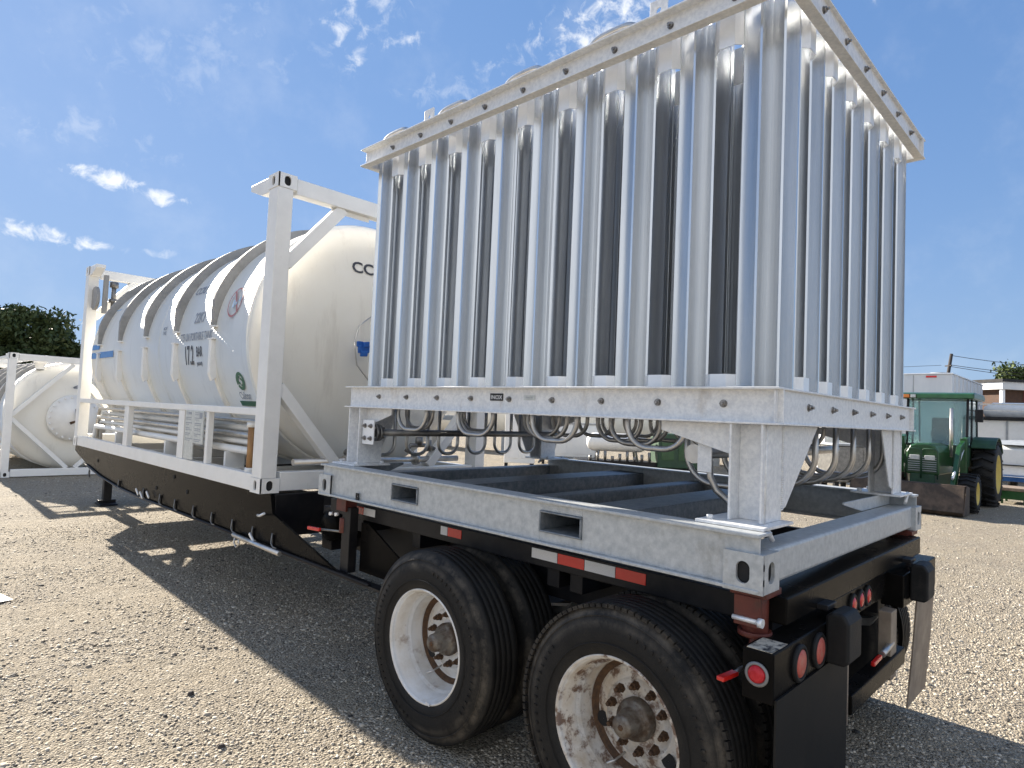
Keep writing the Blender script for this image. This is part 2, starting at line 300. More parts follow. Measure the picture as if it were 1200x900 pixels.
# ------------------------------------------------------------------ ground
def ground():
    me = bpy.data.meshes.new('ground'); xs = np.concatenate([[-400, -120, -40], np.linspace(-12, 30, 43), [60, 150, 500]]); ys = np.concatenate([[-400, -120, -40], np.linspace(-12, 30, 43), [60, 150, 500]])
    V = []; F = []
    for y in ys:
        for x in xs: V.append((x, y, 0))
    n = len(xs)
    for j in range(len(ys)-1):
        for i in range(n-1): F.append((j*n+i, j*n+i+1, (j+1)*n+i+1, (j+1)*n+i))
    me.from_pydata(V, [], F); o = bpy.data.objects.new('ground', me); COL.objects.link(o); o['kind'] = 'structure'
    m = bpy.data.materials.new('gravel_ground'); m.use_nodes = True; t = m.node_tree; b = t.nodes['Principled BSDF']; b.inputs['Roughness'].default_value = .92; b.inputs['Specular IOR Level'].default_value = .2
    g = t.nodes.new('ShaderNodeNewGeometry')
    def noise(s, d=6, r=.6):
        n_ = t.nodes.new('ShaderNodeTexNoise'); n_.inputs['Scale'].default_value = s; n_.inputs['Detail'].default_value = d; n_.inputs['Roughness'].default_value = r; t.links.new(g.outputs['Position'], n_.inputs['Vector']); return n_
    def ramp(src, cols):
        r = t.nodes.new('ShaderNodeValToRGB'); e = r.color_ramp.elements
        e[0].position, e[0].color = cols[0][0], (*cols[0][1], 1); e[1].position, e[1].color = cols[-1][0], (*cols[-1][1], 1)
        for p, c in cols[1:-1]: q = e.new(p); q.color = (*c, 1)
        t.links.new(src, r.inputs[0]); return r.outputs[0]
    vo = t.nodes.new('ShaderNodeTexVoronoi'); vo.inputs['Scale'].default_value = 66; vo.feature = 'F1'; vo.inputs['Randomness'].default_value = 1
    wn = noise(30, 3); va = t.nodes.new('ShaderNodeVectorMath'); va.operation = 'MULTIPLY_ADD'; t.links.new(wn.outputs['Color'], va.inputs[0]); va.inputs[1].default_value = (.012, .012, .012); t.links.new(g.outputs['Position'], va.inputs[2]); t.links.new(va.outputs[0], vo.inputs['Vector'])
    hs = t.nodes.new('ShaderNodeSeparateColor'); t.links.new(vo.outputs['Color'], hs.inputs[0])
    stone = ramp(hs.outputs[0], [(0, (.10, .087, .07)), (.2, (.26, .228, .178)), (.7, (.42, .37, .29)), (1, (.64, .58, .48))])
    big = noise(.75, 6, .65); dirt = ramp(big.outputs['Fac'], [(.3, (.25, .215, .17)), (.45, (.36, .31, .24)), (.6, (.40, .34, .25)), (.72, (.49, .43, .325))])
    mx = t.nodes.new('ShaderNodeMix'); mx.data_type = 'RGBA'; mask = ramp(noise(2.2, 6, .7).outputs['Fac'], [(.38, (.25,)*3), (.62, (.85,)*3)])
    t.links.new(mask, mx.inputs[0]); t.links.new(dirt, mx.inputs[6]); t.links.new(stone, mx.inputs[7])
    fine = ramp(noise(140, 4, .7).outputs['Fac'], [(.3, (.72,)*3), (.7, (1.2,)*3)])
    mm = t.nodes.new('ShaderNodeMix'); mm.data_type = 'RGBA'; mm.blend_type = 'MULTIPLY'; mm.inputs[0].default_value = .8; t.links.new(mx.outputs[2], mm.inputs[6]); t.links.new(fine, mm.inputs[7])
    t.links.new(mm.outputs[2], b.inputs['Base Color'])
    # relief
    def math_(op, a, bb):
        q = t.nodes.new('ShaderNodeMath'); q.operation = op
        for i, v in enumerate((a, bb)):
            if isinstance(v, (int, float)): q.inputs[i].default_value = v
            else: t.links.new(v, q.inputs[i])
        return q.outputs[0]
    h = math_('MULTIPLY', math_('SUBTRACT', 1.0, vo.outputs['Distance']), .030)
    h = math_('ADD', h, math_('MULTIPLY', noise(7, 6, .65).outputs['Fac'], .065)); h = math_('ADD', h, math_('MULTIPLY', noise(110, 4, .6).outputs['Fac'], .022)); h = math_('ADD', h, math_('MULTIPLY', noise(1.4, 3, .5).outputs['Fac'], .10))
    bp = t.nodes.new('ShaderNodeBump'); bp.inputs['Strength'].default_value = .9; bp.inputs['Distance'].default_value = 1.0; t.links.new(h, bp.inputs['Height']); t.links.new(bp.outputs[0], b.inputs['Normal'])
    me.materials.append(m)
    # loose stones
    def stones(name, cnt, rad_of, mcols, smin, smax, label):
        pts = []
        tot = 0
        while tot < cnt:
            d = rad_of(rng.random(cnt)); a = YAW+(rng.random(cnt)-.5)*R(92)
            x = CAM[0]+d*np.sin(a); y = CAM[1]+d*np.cos(a)
            pts.append(np.stack([x, y], 1)); tot += cnt
        P = np.concatenate(pts)[:cnt]
        keep = ~((P[:, 0] > -.1) & (P[:, 0] < .5) & (((P[:, 1] > 1.5) & (P[:, 1] < 2.05)) | ((P[:, 1] > .3) & (P[:, 1] < .8))))
        nn = np.sin(P[:, 0]*2.1+1.3*np.sin(P[:, 1]*1.7))+np.sin(P[:, 1]*2.9+.8*np.sin(P[:, 0]*3.1)+2)+.8*np.sin(P[:, 0]*6.3+P[:, 1]*4.7)
        keep &= rng.random(len(P)) < np.clip(.62+.25*nn, .18, 1)
        P = P[keep]; cnt = len(P)
        base = np.array([(1, 0, 0), (0, 1, 0), (-1, 0, 0), (0, -1, 0), (.55, .55, .8), (-.55, .55, .8), (-.55, -.55, .75), (.55, -.55, .75)])
        faces = np.array([(0, 1, 4, 4), (1, 2, 5, 5), (2, 3, 6, 6), (3, 0, 7, 7), (0, 4, 7, 7), (1, 5, 4, 4), (2, 6, 5, 5), (3, 7, 6, 6), (4, 5, 6, 7)])
        s = smin+(smax-smin)*rng.random(cnt)**2.6
        jit = 1+(rng.random((cnt, 8, 3))-.5)*.75
        V = base[None]*jit; th = rng.random(cnt)*6.283; c, s_ = np.cos(th), np.sin(th)
        V = V*np.stack([np.ones(cnt), .6+.4*rng.random(cnt), .35+.4*rng.random(cnt)], 1)[:, None, :]
        X = V[..., 0]*c[:, None]-V[..., 1]*s_[:, None]; Y = V[..., 0]*s_[:, None]+V[..., 1]*c[:, None]
        V = np.stack([X*s[:, None]+P[:, 0:1], Y*s[:, None]+P[:, 1:2], (V[..., 2]-.06)*s[:, None]], 2).reshape(-1, 3)
        F = []
        tri = [(0, 1, 4), (1, 2, 5), (2, 3, 6), (3, 0, 7), (0, 4, 7), (1, 5, 4), (2, 6, 5), (3, 7, 6), (4, 5, 6), (4, 6, 7)]
        T = (np.array(tri)[None]+(np.arange(cnt)*8)[:, None, None]).reshape(-1, 3)
        me = bpy.data.meshes.new(name); me.vertices.add(len(V)); me.vertices.foreach_set('co', V.ravel().astype(np.float32))
        me.loops.add(T.size); me.loops.foreach_set('vertex_index', T.ravel().astype(np.int32)); me.polygons.add(len(T)); me.polygons.foreach_set('loop_start', np.arange(0, T.size, 3, dtype=np.int32)); me.polygons.foreach_set('loop_total', np.full(len(T), 3, dtype=np.int32))
        me.update(); me.validate()
        at = me.attributes.new('tone', 'FLOAT', 'POINT'); at.data.foreach_set('value', np.repeat(rng.random(cnt), 8).astype(np.float32))
        mm_ = bpy.data.materials.new(name+'_stone'); mm_.use_nodes = True; tt = mm_.node_tree; bb = tt.nodes['Principled BSDF']; bb.inputs['Roughness'].default_value = .85
        an = tt.nodes.new('ShaderNodeAttribute'); an.attribute_name = 'tone'; rr = tt.nodes.new('ShaderNodeValToRGB'); e = rr.color_ramp.elements
        for i, (p, c_) in enumerate(mcols):
            q = e[i] if i < 2 else e.new(p); q.position = p; q.color = (*c_, 1)
        tt.links.new(an.outputs['Fac'], rr.inputs[0]); tt.links.new(rr.outputs[0], bb.inputs['Base Color'])
        me.materials.append(mm_); o = bpy.data.objects.new('loose_gravel', me); COL.objects.link(o); o['kind'] = 'stuff'; o['label'] = label; o['category'] = 'gravel'
    cols = [(0, (.05, .045, .04)), (1, (.66, .60, .50)), (.12, (.20, .17, .13)), (.5, (.37, .32, .25)), (.85, (.50, .445, .355))]
    stones('gravel_near', 260000, lambda u: 1.6+9*u**1.05, cols, .003, .0135, 'loose beige gravel stones scattered over the yard')
    stones('gravel_chunks', 1500, lambda u: 1.8+14*u**.9, [(0, (.03, .028, .026)), (1, (.48, .43, .35)), (.3, (.06, .055, .05)), (.35, (.28, .24, .19)), (.7, (.38, .33, .26))], .008, .027, 'bigger broken stones lying among the fine gravel')
    stones('gravel_far', 60000, lambda u: 5+24*u**1.2, cols, .006, .022, 'coarser loose stones scattered over the far part of the yard')
ground()
exec_parts = []
TX, TZ, TR = 1.219, 2.35, 1.182
HY0, HD = 4.42, .33
def lettering(txt, size, u0, zc, m, parent, where='side', name='lettering', sx=1.0, origin=(0, 0, 0), lift=.004):
    b = text_mesh(txt, size, 0, 0, m, parent)
    for k in range(-6, 7):
        bmesh.ops.bisect_plane(b, geom=b.verts[:]+b.edges[:]+b.faces[:], plane_co=(0, k*.04, 0), plane_no=(0, 1, 0))
    v0 = TR*math.asin(max(-1, min(1, (zc-TZ)/TR)))
    for v in b.verts:
        u, q = v.co.x*sx, v.co.y
        if where == 'side':
            ph = (v0+q)/TR; r = TR+lift; p = (TX-r*math.cos(ph), u0-u, TZ+r*math.sin(ph))
        elif where == 'head':
            x, z = u0+u, zc+q; rr = min(.999, math.hypot(x-TX, z-TZ)/TR); p = (x, HY0-HD*math.sqrt(1-rr*rr)-lift-.002, z)
        else: p = (where[0]+0, u0-u, zc+q)
        v.co = Vector(p)+Vector(origin)
    m_ = MB(); m_.add([v.co for v in b.verts], [])
    b.verts.index_update(); m_.f = [tuple(v.index for v in f.verts) for f in b.faces]; m_.sm = [False]*len(m_.f); b.free()
    if m_.f: return m_.build(name, m, parent)
def on_shell(poly, yc, zc, m, parent, name, origin=(0, 0, 0), lift=.004):
    """flat outlines (list of closed strips [(u,v)...] pairs outer/inner) wrapped on the tank side"""
    mb = MB(); v0 = TR*math.asin((zc-TZ)/TR); r = TR+lift
    def P(u, q): ph = (v0+q)/TR; return (TX-r*math.cos(ph)+origin[0], yc-u+origin[1], TZ+r*math.sin(ph)+origin[2])
    for quad in poly: mb.add([P(*p) for p in quad], [tuple(range(len(quad)))])
    return mb.build(name, m, parent)
def ringquads(cx, cy, r0, r1, a0=0, a1=2*math.pi, n=32):
    o = []
    for k in range(n):
        a, b = a0+(a1-a0)*k/n, a0+(a1-a0)*(k+1)/n
        o.append([(cx+r0*math.cos(a), cy+r0*math.sin(a)), (cx+r1*math.cos(a), cy+r1*math.sin(a)), (cx+r1*math.cos(b), cy+r1*math.sin(b)), (cx+r0*math.cos(b), cy+r0*math.sin(b))])
    return o
def corner_casting(parent, x, y, z, sx, sy, m, sz=1, name='corner_casting', h=.118, w=.162, l=.178):
    """ISO corner casting: outer vertical corner at (x,y), spans to x+sx*w, y+sy*l; z is its lower face"""
    mb = MB(); t = .014; xm, ym, zm = x+sx*w/2, y+sy*l/2, z+h/2
    mb.holeplate((x+sx*t/2, ym, zm), (0, 1, 0), (0, 0, 1), (1, 0, 0), l/2, h/2, t, .026, .040)
    mb.holeplate((xm, y+sy*t/2, zm), (1, 0, 0), (0, 0, 1), (0, 1, 0), w/2-.0005, h/2-.0005, t, .029, .040)
    mb.holeplate((xm, ym, z+h-t/2 if sz > 0 else z+t/2), (1, 0, 0), (0, 1, 0), (0, 0, 1), w/2-.002, l/2-.002, t, .032, .060)
    xa, xb = sorted((x+sx*(w-t), x+sx*w)); ya, yb = sorted((y+sy*(l-t), y+sy*l)); x0, x1 = sorted((x, x+sx*w)); y0, y1 = sorted((y, y+sy*l))
    mb.box(xa, xb, y0+.003, y1-.003, z+.002, z+h-.002); mb.box(x0+.003, x1-.003, ya, yb, z+.002, z+h-.002)
    mb.box(x0+.004, x1-.004, y0+.004, y1-.004, z+.001 if sz > 0 else z+h-t, z+t if sz > 0 else z+h-.001)
    o = mb.build(name, m, parent); q = .017
    MB().box(min(x+sx*q, x+sx*(w-q)), max(x+sx*q, x+sx*(w-q)), min(y+sy*q, y+sy*(l-q)), max(y+sy*q, y+sy*(l-q)), z+q, z+h-q).build('casting_shade_box', hidden, o)  # dark box added inside; the shade of the holes is its colour
    return o

# ================================================================== tank container
def tank_container(origin, label, kind, detail=True, mirror_y=False, group=None):
    O = np.array(origin); ox, oy, oz = O
    T = thing('tank_container', label, 'tank container', (1.219+ox, 7.0+oy, 1.048+oz), group)
    X0, X1, Y0, Y1, Z0, Z1 = 0+ox, 2.438+ox, 3.965+oy, 10.023+oy, 1.048+oz, 3.639+oz
    # shell with domed heads
    pr = []
    for k in range(13): a = math.pi/2*k/12; pr.append((HY0-HD*math.cos(a), TR*math.sin(a)))
    YB = 9.52
    pr += [(HY0+.02, TR), (HY0+.02, TR), (HY0+.03, TR+.012), (HY0+.03, TR+.012), (HY0+.33, TR+.012), (HY0+.33, TR+.012), (HY0+.34, TR), (HY0+.34, TR), (6.7, TR), (6.7, TR), (6.702, TR+.004), (6.702, TR+.004), (6.73, TR+.004), (6.73, TR+.004), (6.732, TR), (6.732, TR), (YB, TR)]
    for k in range(1, 13): a = math.pi/2*k/12; pr.append((YB+HD*math.sin(a), TR*math.cos(a)))
    s = MB().lathe(pr, (TX+ox, 0+oy, TZ+oz), 'y', 320 if detail else 128); shell = s.build('tank_shell', tankm, T)
    # stiffening rings, clipped to the width of the frame
    for yr in (5.18, 6.16, 7.14, 8.15, 9.10):
        mb = MB(); Ro = 1.268; th = .055
        def outer(a):
            x, z = Ro*math.cos(a), Ro*math.sin(a)
            if abs(x) > 1.212: k = 1.212/abs(x); x *= k; z = Ro*math.sin(a) if True else z
            return x, z
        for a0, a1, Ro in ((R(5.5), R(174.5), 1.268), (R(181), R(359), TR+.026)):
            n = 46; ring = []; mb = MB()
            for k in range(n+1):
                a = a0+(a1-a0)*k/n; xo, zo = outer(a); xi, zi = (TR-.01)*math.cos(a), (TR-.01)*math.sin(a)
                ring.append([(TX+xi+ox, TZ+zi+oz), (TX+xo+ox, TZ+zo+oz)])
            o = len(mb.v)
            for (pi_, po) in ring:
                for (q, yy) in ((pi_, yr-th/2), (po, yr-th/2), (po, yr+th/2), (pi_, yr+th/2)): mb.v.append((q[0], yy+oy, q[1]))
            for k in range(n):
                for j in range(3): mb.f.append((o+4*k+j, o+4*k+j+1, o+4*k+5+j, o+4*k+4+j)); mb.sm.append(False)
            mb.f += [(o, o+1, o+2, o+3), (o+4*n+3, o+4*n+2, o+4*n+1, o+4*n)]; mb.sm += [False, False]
            mb.build('stiffening_ring', ribm if a0 < 1 else tankm, shell, .004)  # upper half-ring darker grey than the lower one
        MB().prism([(.004+ox, 2.337+oz), (.07+ox, 2.337+oz), (.07+ox, 1.98+oz), (.035+ox, 1.95+oz), (.006+ox, 2.02+oz)], 'y', yr-.028+oy, yr+.028+oy).build('ring_foot', white, shell, .004)
        # foot pads at the gap between upper and lower half
        mb = MB(); mb.box(.004+ox, .06+ox, yr-.075+oy, yr+.04+oy, 2.452+oz, 2.466+oz); mb.box(.002+ox, .07+ox, yr-.06+oy, yr+.06+oy, 2.338+oz, 2.350+oz)
        mb.build('ring_pad', white, shell)
    # end frames
    pw, pl = .135, .17
    for (y, sy) in ((Y0, 1), (Y1, -1)):
        for (x, sx) in ((X0, 1), (X1, -1)):
            x0, x1 = sorted((x+sx*.004, x+sx*pw)); y0, y1 = sorted((y+sy*.004, y+sy*pl))
            MB().box(x0, x1, y0, y1, Z0+.1185, Z1-.1185).build('corner_post', white, T, .006)
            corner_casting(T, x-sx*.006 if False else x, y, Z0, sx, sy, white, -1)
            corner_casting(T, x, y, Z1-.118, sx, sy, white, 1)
        y0, y1 = sorted((y+sy*.012, y+sy*.12))
        MB().box(X0+.17, X1-.17, y0, y1, Z1-.145, Z1-.012).build('top_beam', white, T, .006)
        MB().box(X0+.17, X1-.17, y0, y1, Z0+.012, Z0+.165).build('bottom_beam', white, T, .006)
        ym = y+sy*.075
        for sx, xb in ((1, X0+.125), (-1, X1-.125)):
            if kind == 'ours':
                MB().bar((xb, ym, Z1-.73), (xb+sx*.50, ym, Z1-.14), .10, .085, (0, 1, 0)).build('diagonal_brace', white, T, .004)
                MB().prism([(xb+sx*.40, Z1-.146), (xb+sx*.40, Z1-.21), (xb+sx*.50, Z1-.185), (xb+sx*.78, Z1-.185), (xb+sx*.78, Z1-.146)], 'y', ym-.004, ym+.004).build('gusset', white, T)
                MB().bar((xb, ym, Z0+.86), (xb+sx*.60, ym, Z0+.17), .09, .10, (0, 1, 0)).build('diagonal_brace', white, T, .004)
            else:
                MB().bar((xb, ym, Z0+1.30), (xb+sx*1.02, ym, Z1-.16), .08, .08, (0, 1, 0)).build('diagonal_brace', white, T, .004)
                MB().bar((xb, ym, Z0+1.22), (xb+sx*1.02, ym, Z0+.17), .08, .08, (0, 1, 0)).build('diagonal_brace', white, T, .004)
    for (x, sx) in ((X0, 1), (X1, -1)):
        def bx(a, b, c, d, e, f): xx = sorted((x+sx*a, x+sx*b)); return MB().box(xx[0], xx[1], c+oy, d+oy, e+oz, f+oz)
        bx(.008, .085, 3.965+.179, 10.023-.179, 1.056, 1.190).build('bottom_side_rail', white, T, .005)
        bx(.006, .066, 3.965+.17, 10.023-.17, 1.664, 1.724).build('middle_side_rail', white, T, .005)
        # top corner stubs
        for (ya, yb) in ((4.144, 4.50), (9.49, 9.845)):
            MB().prism([(ya+oy, Z1-.008), (yb+oy, Z1-.008), (yb+oy, Z1-.06), (ya+(0 if ya < 5 else .16)+oy, Z1-.15), (ya+(.16 if ya < 5 else .3)+oy, Z1-.15)] if False else
                       ([(ya+oy, Z1-.008), (yb+oy, Z1-.008), (yb+oy, Z1-.055), (ya+.14+oy, Z1-.135), (ya+oy, Z1-.135)] if ya < 5 else [(yb+oy, Z1-.008), (ya+oy, Z1-.008), (ya+oy, Z1-.055), (yb-.14+oy, Z1-.135), (yb+oy, Z1-.135)]),
                       'x', *sorted((x+sx*.01, x+sx*.125))).build('top_side_rail_stub', white, T, .004)
        for ys in (7.64, 5.82):
            bx(.012, .072, ys-.10, ys+.06, 1.191, 1.663).build('side_stud', white, T, .004)
        for ys in (5.13,): bx(.012, .062, ys-.02, ys+.04, 1.191, 1.663).build('side_stud', white, T, .003)
    if not detail: return T
    # pipe rack along the near lower side
    for k, (xx, zz, r, m) in enumerate([(.20, 1.60, .022, steel), (.26, 1.53, .030, white), (.19, 1.475, .026, steel), (.23, 1.41, .028, white), (.17, 1.34, .034, white)]):
        pth = [(xx+ox, 9.6+oy, zz-.28+oz), (xx+ox, 9.6+oy, zz-.06+oz), (xx+ox, 9.56+oy, zz+oz), (xx+ox, 9.5+oy, zz+oz), (xx+ox, 4.5+oy, zz+oz), (xx+ox, 4.44+oy, zz-.02+oz), (xx+ox, 4.42+oy, zz-.08+oz), (xx+ox, 4.42+oy, 1.17+oz)]
        MB().tube(pth, r, 12).build('rack_pipe', m, T)
    for yy in (4.95, 6.55, 8.4): MB().box(.12+ox, .30+ox, yy+oy, yy+.04+oy, 1.15+oz, 1.31+oz).build('pipe_support', white, T, .003)
    for yy in (4.9, 6.1, 7.3, 8.5): MB().box(.09+ox, 2.35+ox, yy+oy, yy+.1+oy, 1.07+oz, 1.16+oz).build('cross_member', white, T, .004)
    MB().box(.17+ox, 2.27+ox, 4.10+oy, 4.2+oy, 1.06+oz, 1.20+oz).build('cross_member', white, T, .004)
    # rear pipes lying on the bottom beam, with valve
    MB().tube([(.30+ox, 4.03+oy, 1.285+oz), (2.10+ox, 4.03+oy, 1.285+oz)], .028, 14).cyl((.78+ox, 4.03+oy, 1.285+oz), (.84+ox, 4.03+oy, 1.285+oz), .05).cyl((1.55+ox, 4.03+oy, 1.285+oz), (1.59+ox, 4.03+oy, 1.285+oz), .055).build('drain_pipe', steel, T)
    MB().obox((.81+ox, 4.0+oy, 1.33+oz), (1, 0, 0), (0, 1, 0), (0, 0, 1), .05, .05, .08).cyl((.81+ox, 3.97+oy, 1.36+oz), (.81+ox, 4.05+oy, 1.36+oz), .03).build('valve', steeld, T, .004)
    v = MB(); v.tube([(1.45+ox, 4.03+oy, 1.36+oz), (1.5+ox, 4.03+oy, 1.42+oz), (1.7+ox, 4.03+oy, 1.42+oz), (1.8+ox, 4.03+oy, 1.38+oz)], .02, 8).cyl((1.6+ox, 4.03+oy, 1.42+oz), (1.6+ox, 4.03+oy, 1.50+oz), .035).cyl((1.72+ox, 4.03+oy, 1.36+oz), (1.72+ox, 4.03+oy, 1.47+oz), .03)
    v.build('valve', steeld, T)
    # manifold cover bits at the rear foot of the tank
    MB().box(.20+ox, .42+ox, 4.02+oy, 4.09+oy, 1.062+oz, 1.20+oz)
    # placard board
    pb = MB().box(-.004+ox, .006+ox, 5.19+oy, 5.64+oy, 1.36+oz, 1.668+oz).box(-.004+ox, .006+ox, 5.42+oy, 5.64+oy, 1.20+oz, 1.3595+oz).build('placard_board', plate, T)
    rr = random.Random(3); mb = MB()
    for i in range(2):
        for j in range(6):
            y1 = 5.62-.225*i; z1 = 1.655-.05*j
            mb.box(-.0062+ox, -.0045+ox, y1-.19*(.5+.5*rr.random())+oy, y1+oy, z1-.012+oz, z1-.004+oz); mb.box(-.0062+ox, -.0045+ox, y1-.17*(.4+.6*rr.random())+oy, y1+oy, z1-.028+oz, z1-.022+oz)
    mb.box(-.0064+ox, -.0045+ox, 5.22+oy, 5.28+oy, 1.60+oz, 1.65+oz); mb.box(-.0064+ox, -.0045+ox, 5.49+oy, 5.56+oy, 1.63+oz, 1.65+oz)
    mb.build('placard_print', lgrey, pb)
    # document tube (brown, white ends) next to the rear post
    MB().cyl((.06+ox, 4.30+oy, 1.22+oz), (.06+ox, 4.30+oy, 1.56+oz), .03).build('wooden_pole', wood, T)
    MB().cyl((.06+ox, 4.30+oy, 1.19+oz), (.06+ox, 4.30+oy, 1.225+oz), .04).build('pole_cap', white, T)
    MB().cyl((.06+ox, 4.30+oy, 1.56+oz), (.06+ox, 4.30+oy, 1.60+oz), .042).build('pole_cap', white, T)
    # valve gear behind the front corner post
    MB().box(.13+ox, .19+ox, 9.55+oy, 9.60+oy, 2.95+oz, 3.50+oz).build('valve_bracket', ribm, T, .003)
    MB().cyl((.06+ox, 9.74+oy, 3.17+oz), (.10+ox, 9.74+oy, 3.17+oz), .17, 28).build('round_cover', ribm, T, .004)
    v = MB(); v.cyl((.27+ox, 9.6+oy, 3.0+oz), (.27+ox, 9.6+oy, 3.42+oz), .03).cyl((.27+ox, 9.6+oy, 3.34+oz), (.27+ox, 9.6+oy, 3.42+oz), .055).cyl((.27+ox, 9.6+oy, 3.12+oz), (.27+ox, 9.6+oy, 3.17+oz), .06).tube([(.27+ox, 9.6+oy, 3.14+oz), (.33+ox, 9.58+oy, 3.10+oz), (.38+ox, 9.55+oy, 3.02+oz), (.42+ox, 9.55+oy, 3.08+oz)], .025, 8)
    v.build('relief_valve', steeld, T)
    # lettering and marks
    lettering('22K7', .15, 5.60, 2.575, lgrey, shell, origin=O, sx=.85)
    lettering('T75 UN PORTABLE TANK', .108, 5.63, 2.388, lgrey, shell, origin=O, sx=.66)
    lettering('17.2', .26, 5.80, 2.20, ltxt, shell, origin=O, sx=.56)
    lettering('BAR', .135, 5.53, 2.235, ltxt, shell, origin=O, sx=.62)
    lettering('(MAWP)', .05, 5.54, 2.12, ltxt, shell, origin=O, sx=.8)
    lettering('CCIU 001110', .13, 5.72, 2.89, lgrey, shell, origin=O, sx=.9)
    lettering('CCIU', .145, 1.03, 3.05, ltxt, shell, where='head', origin=O, sx=1.12)
    lettering('MGW\nTARE', .05, 6.56, 2.50, lgrey, shell, origin=O, sx=.9)
    q = ringquads(0, 0, .125, .142)+[[(-.075, .10), (-.055, .115), (.095, -.085), (.075, -.10)]]
    on_shell(q, 4.80, 2.655, lred, shell, 'prohibition_sign', origin=O, lift=.018)
    q = [[(-.07, -.05), (-.03, -.05), (-.03, .02), (-.07, .02)], [(-.01, -.03), (.02, -.03), (.02, 0), (-.01, 0)], [(.05, .0), (.08, .0), (.08, .04), (.05, .04)]]
    on_shell(q, 4.78, 2.655, palebl, shell, 'prohibition_sign_print', origin=O, lift=.017)
    q = ringquads(0, 0, .052, .082, R(25), R(205), 18)+ringquads(0, 0, .052, .082, R(215), R(385), 18)+ringquads(-.015, .01, .018, .04, R(60), R(290), 14)+ringquads(.015, -.01, .018, .04, R(240), R(470), 14)
    q += [[(-.16, -.235), (.17, -.235), (.17, -.185), (-.16, -.185)]]
    on_shell(q, 4.66, 1.955, lgreen, shell, 'operator_logo', origin=O, lift=.018)
    lettering('Calcor', .095, 4.66, 1.83, lgrey, shell, origin=O, sx=.85, name='operator_name', lift=.018)
    q = [[(-.22, .03), (.16, .03), (.16, .10), (-.22, .10)], [(-.22, -.09), (.84, -.09), (.84, -.01), (-.22, -.01)]]
    on_shell(q, 9.28, 2.37, lblue, shell, 'blue_stripe', origin=O, lift=.007)
    q = [[(-.30, .20), (.1, .20), (.30, .52), (-.10, .52)]]
    on_shell(q, 9.15, 2.47, palebl, shell, 'pale_blue_emblem', origin=O, lift=.003)
    # cable and blue tie at the rear head
    MB().tube([(1.02+ox, 4.05+oy, 2.62+oz), (.86+ox, 4.03+oy, 2.50+oz), (.80+ox, 4.0+oy, 2.32+oz), (.84+ox, 4.0+oy, 2.14+oz), (1.0+ox, 4.03+oy, 2.0+oz)], .006, 6).build('cable', steel, T)
    mb = MB()
    for k in range(7): mb.obox((.85+.02*random.random()+ox+.012*k, 4.0+oy-.02*random.random(), 2.33-.028*(k % 4)+oz), (1, .3*random.random(), .4*random.random()), (0, 1, 0), (0, 0, 1), .07, .03, .05)
    mb.build('blue_seal', blue, T, .008)
    return T
tank_container((0, 0, 0), 'white ribbed tank container marked 17.2 BAR riding on the black trailer', 'ours')
c2 = tank_container((-.05, 11.72, -1.04), 'white tank container on the ground at the left edge with long diagonal braces', 'other', detail=False)
# manway flange and fittings on the left container's near head
mb = MB(); cx_, cz_, yy = 1.169, 1.27, 15.76
mb.lathe([(0, .001), (0, .50), (.05, .50), (.05, .44), (.12, .44)], (cx_, yy-.04, cz_), 'y', 48)
mb.build('manway_cover', white, c2)
mb = MB()
for k in range(22): a = 2*math.pi*k/22; mb.cyl((cx_+.46*math.cos(a), yy-.075, cz_+.46*math.sin(a)), (cx_+.46*math.cos(a), yy-.035, cz_+.46*math.sin(a)), .02, 8)
mb.build('flange_bolts', galv, c2)
MB().tube([(cx_-.08, yy-.1, cz_-.12), (cx_+.05, yy-.14, cz_-.06), (cx_+.02, yy-.12, cz_+.18), (cx_+.12, yy-.12, cz_+.05)], .03, 8).build('cover_handle', rust, c2)
MB().obox((cx_+.02, yy-.10, cz_+.66), (1, 0, 0), (0, 1, 0), (0, 0, 1), .16, .02, .05).obox((cx_+.0, yy-.10, cz_+.70), (1, 0, .6), (0, 1, 0), (-.6, 0, 1), .16, .02, .03).build('lifting_mark', lgrey, c2)
mb = MB()                      # catwalk and round lids on top
for k in range(9): mb.box(.12, .62, 16.2+.6*k, 16.25+.6*k, 2.55, 2.58)
mb.box(.10, .14, 15.9, 21.5, 2.54, 2.60).box(.60, .64, 15.9, 21.5, 2.54, 2.60).build('walkway', white, c2)
for (x_, y_) in ((.55, 16.1), (.8, 16.5), (1.2, 17.2)): MB().lathe([(0, .09), (.12, .09), (.14, .12), (.18, .12), (.22, .07), (.23, .001)], (x_, y_, 2.30), 'z', 20).build('top_valve_cap', white, c2)

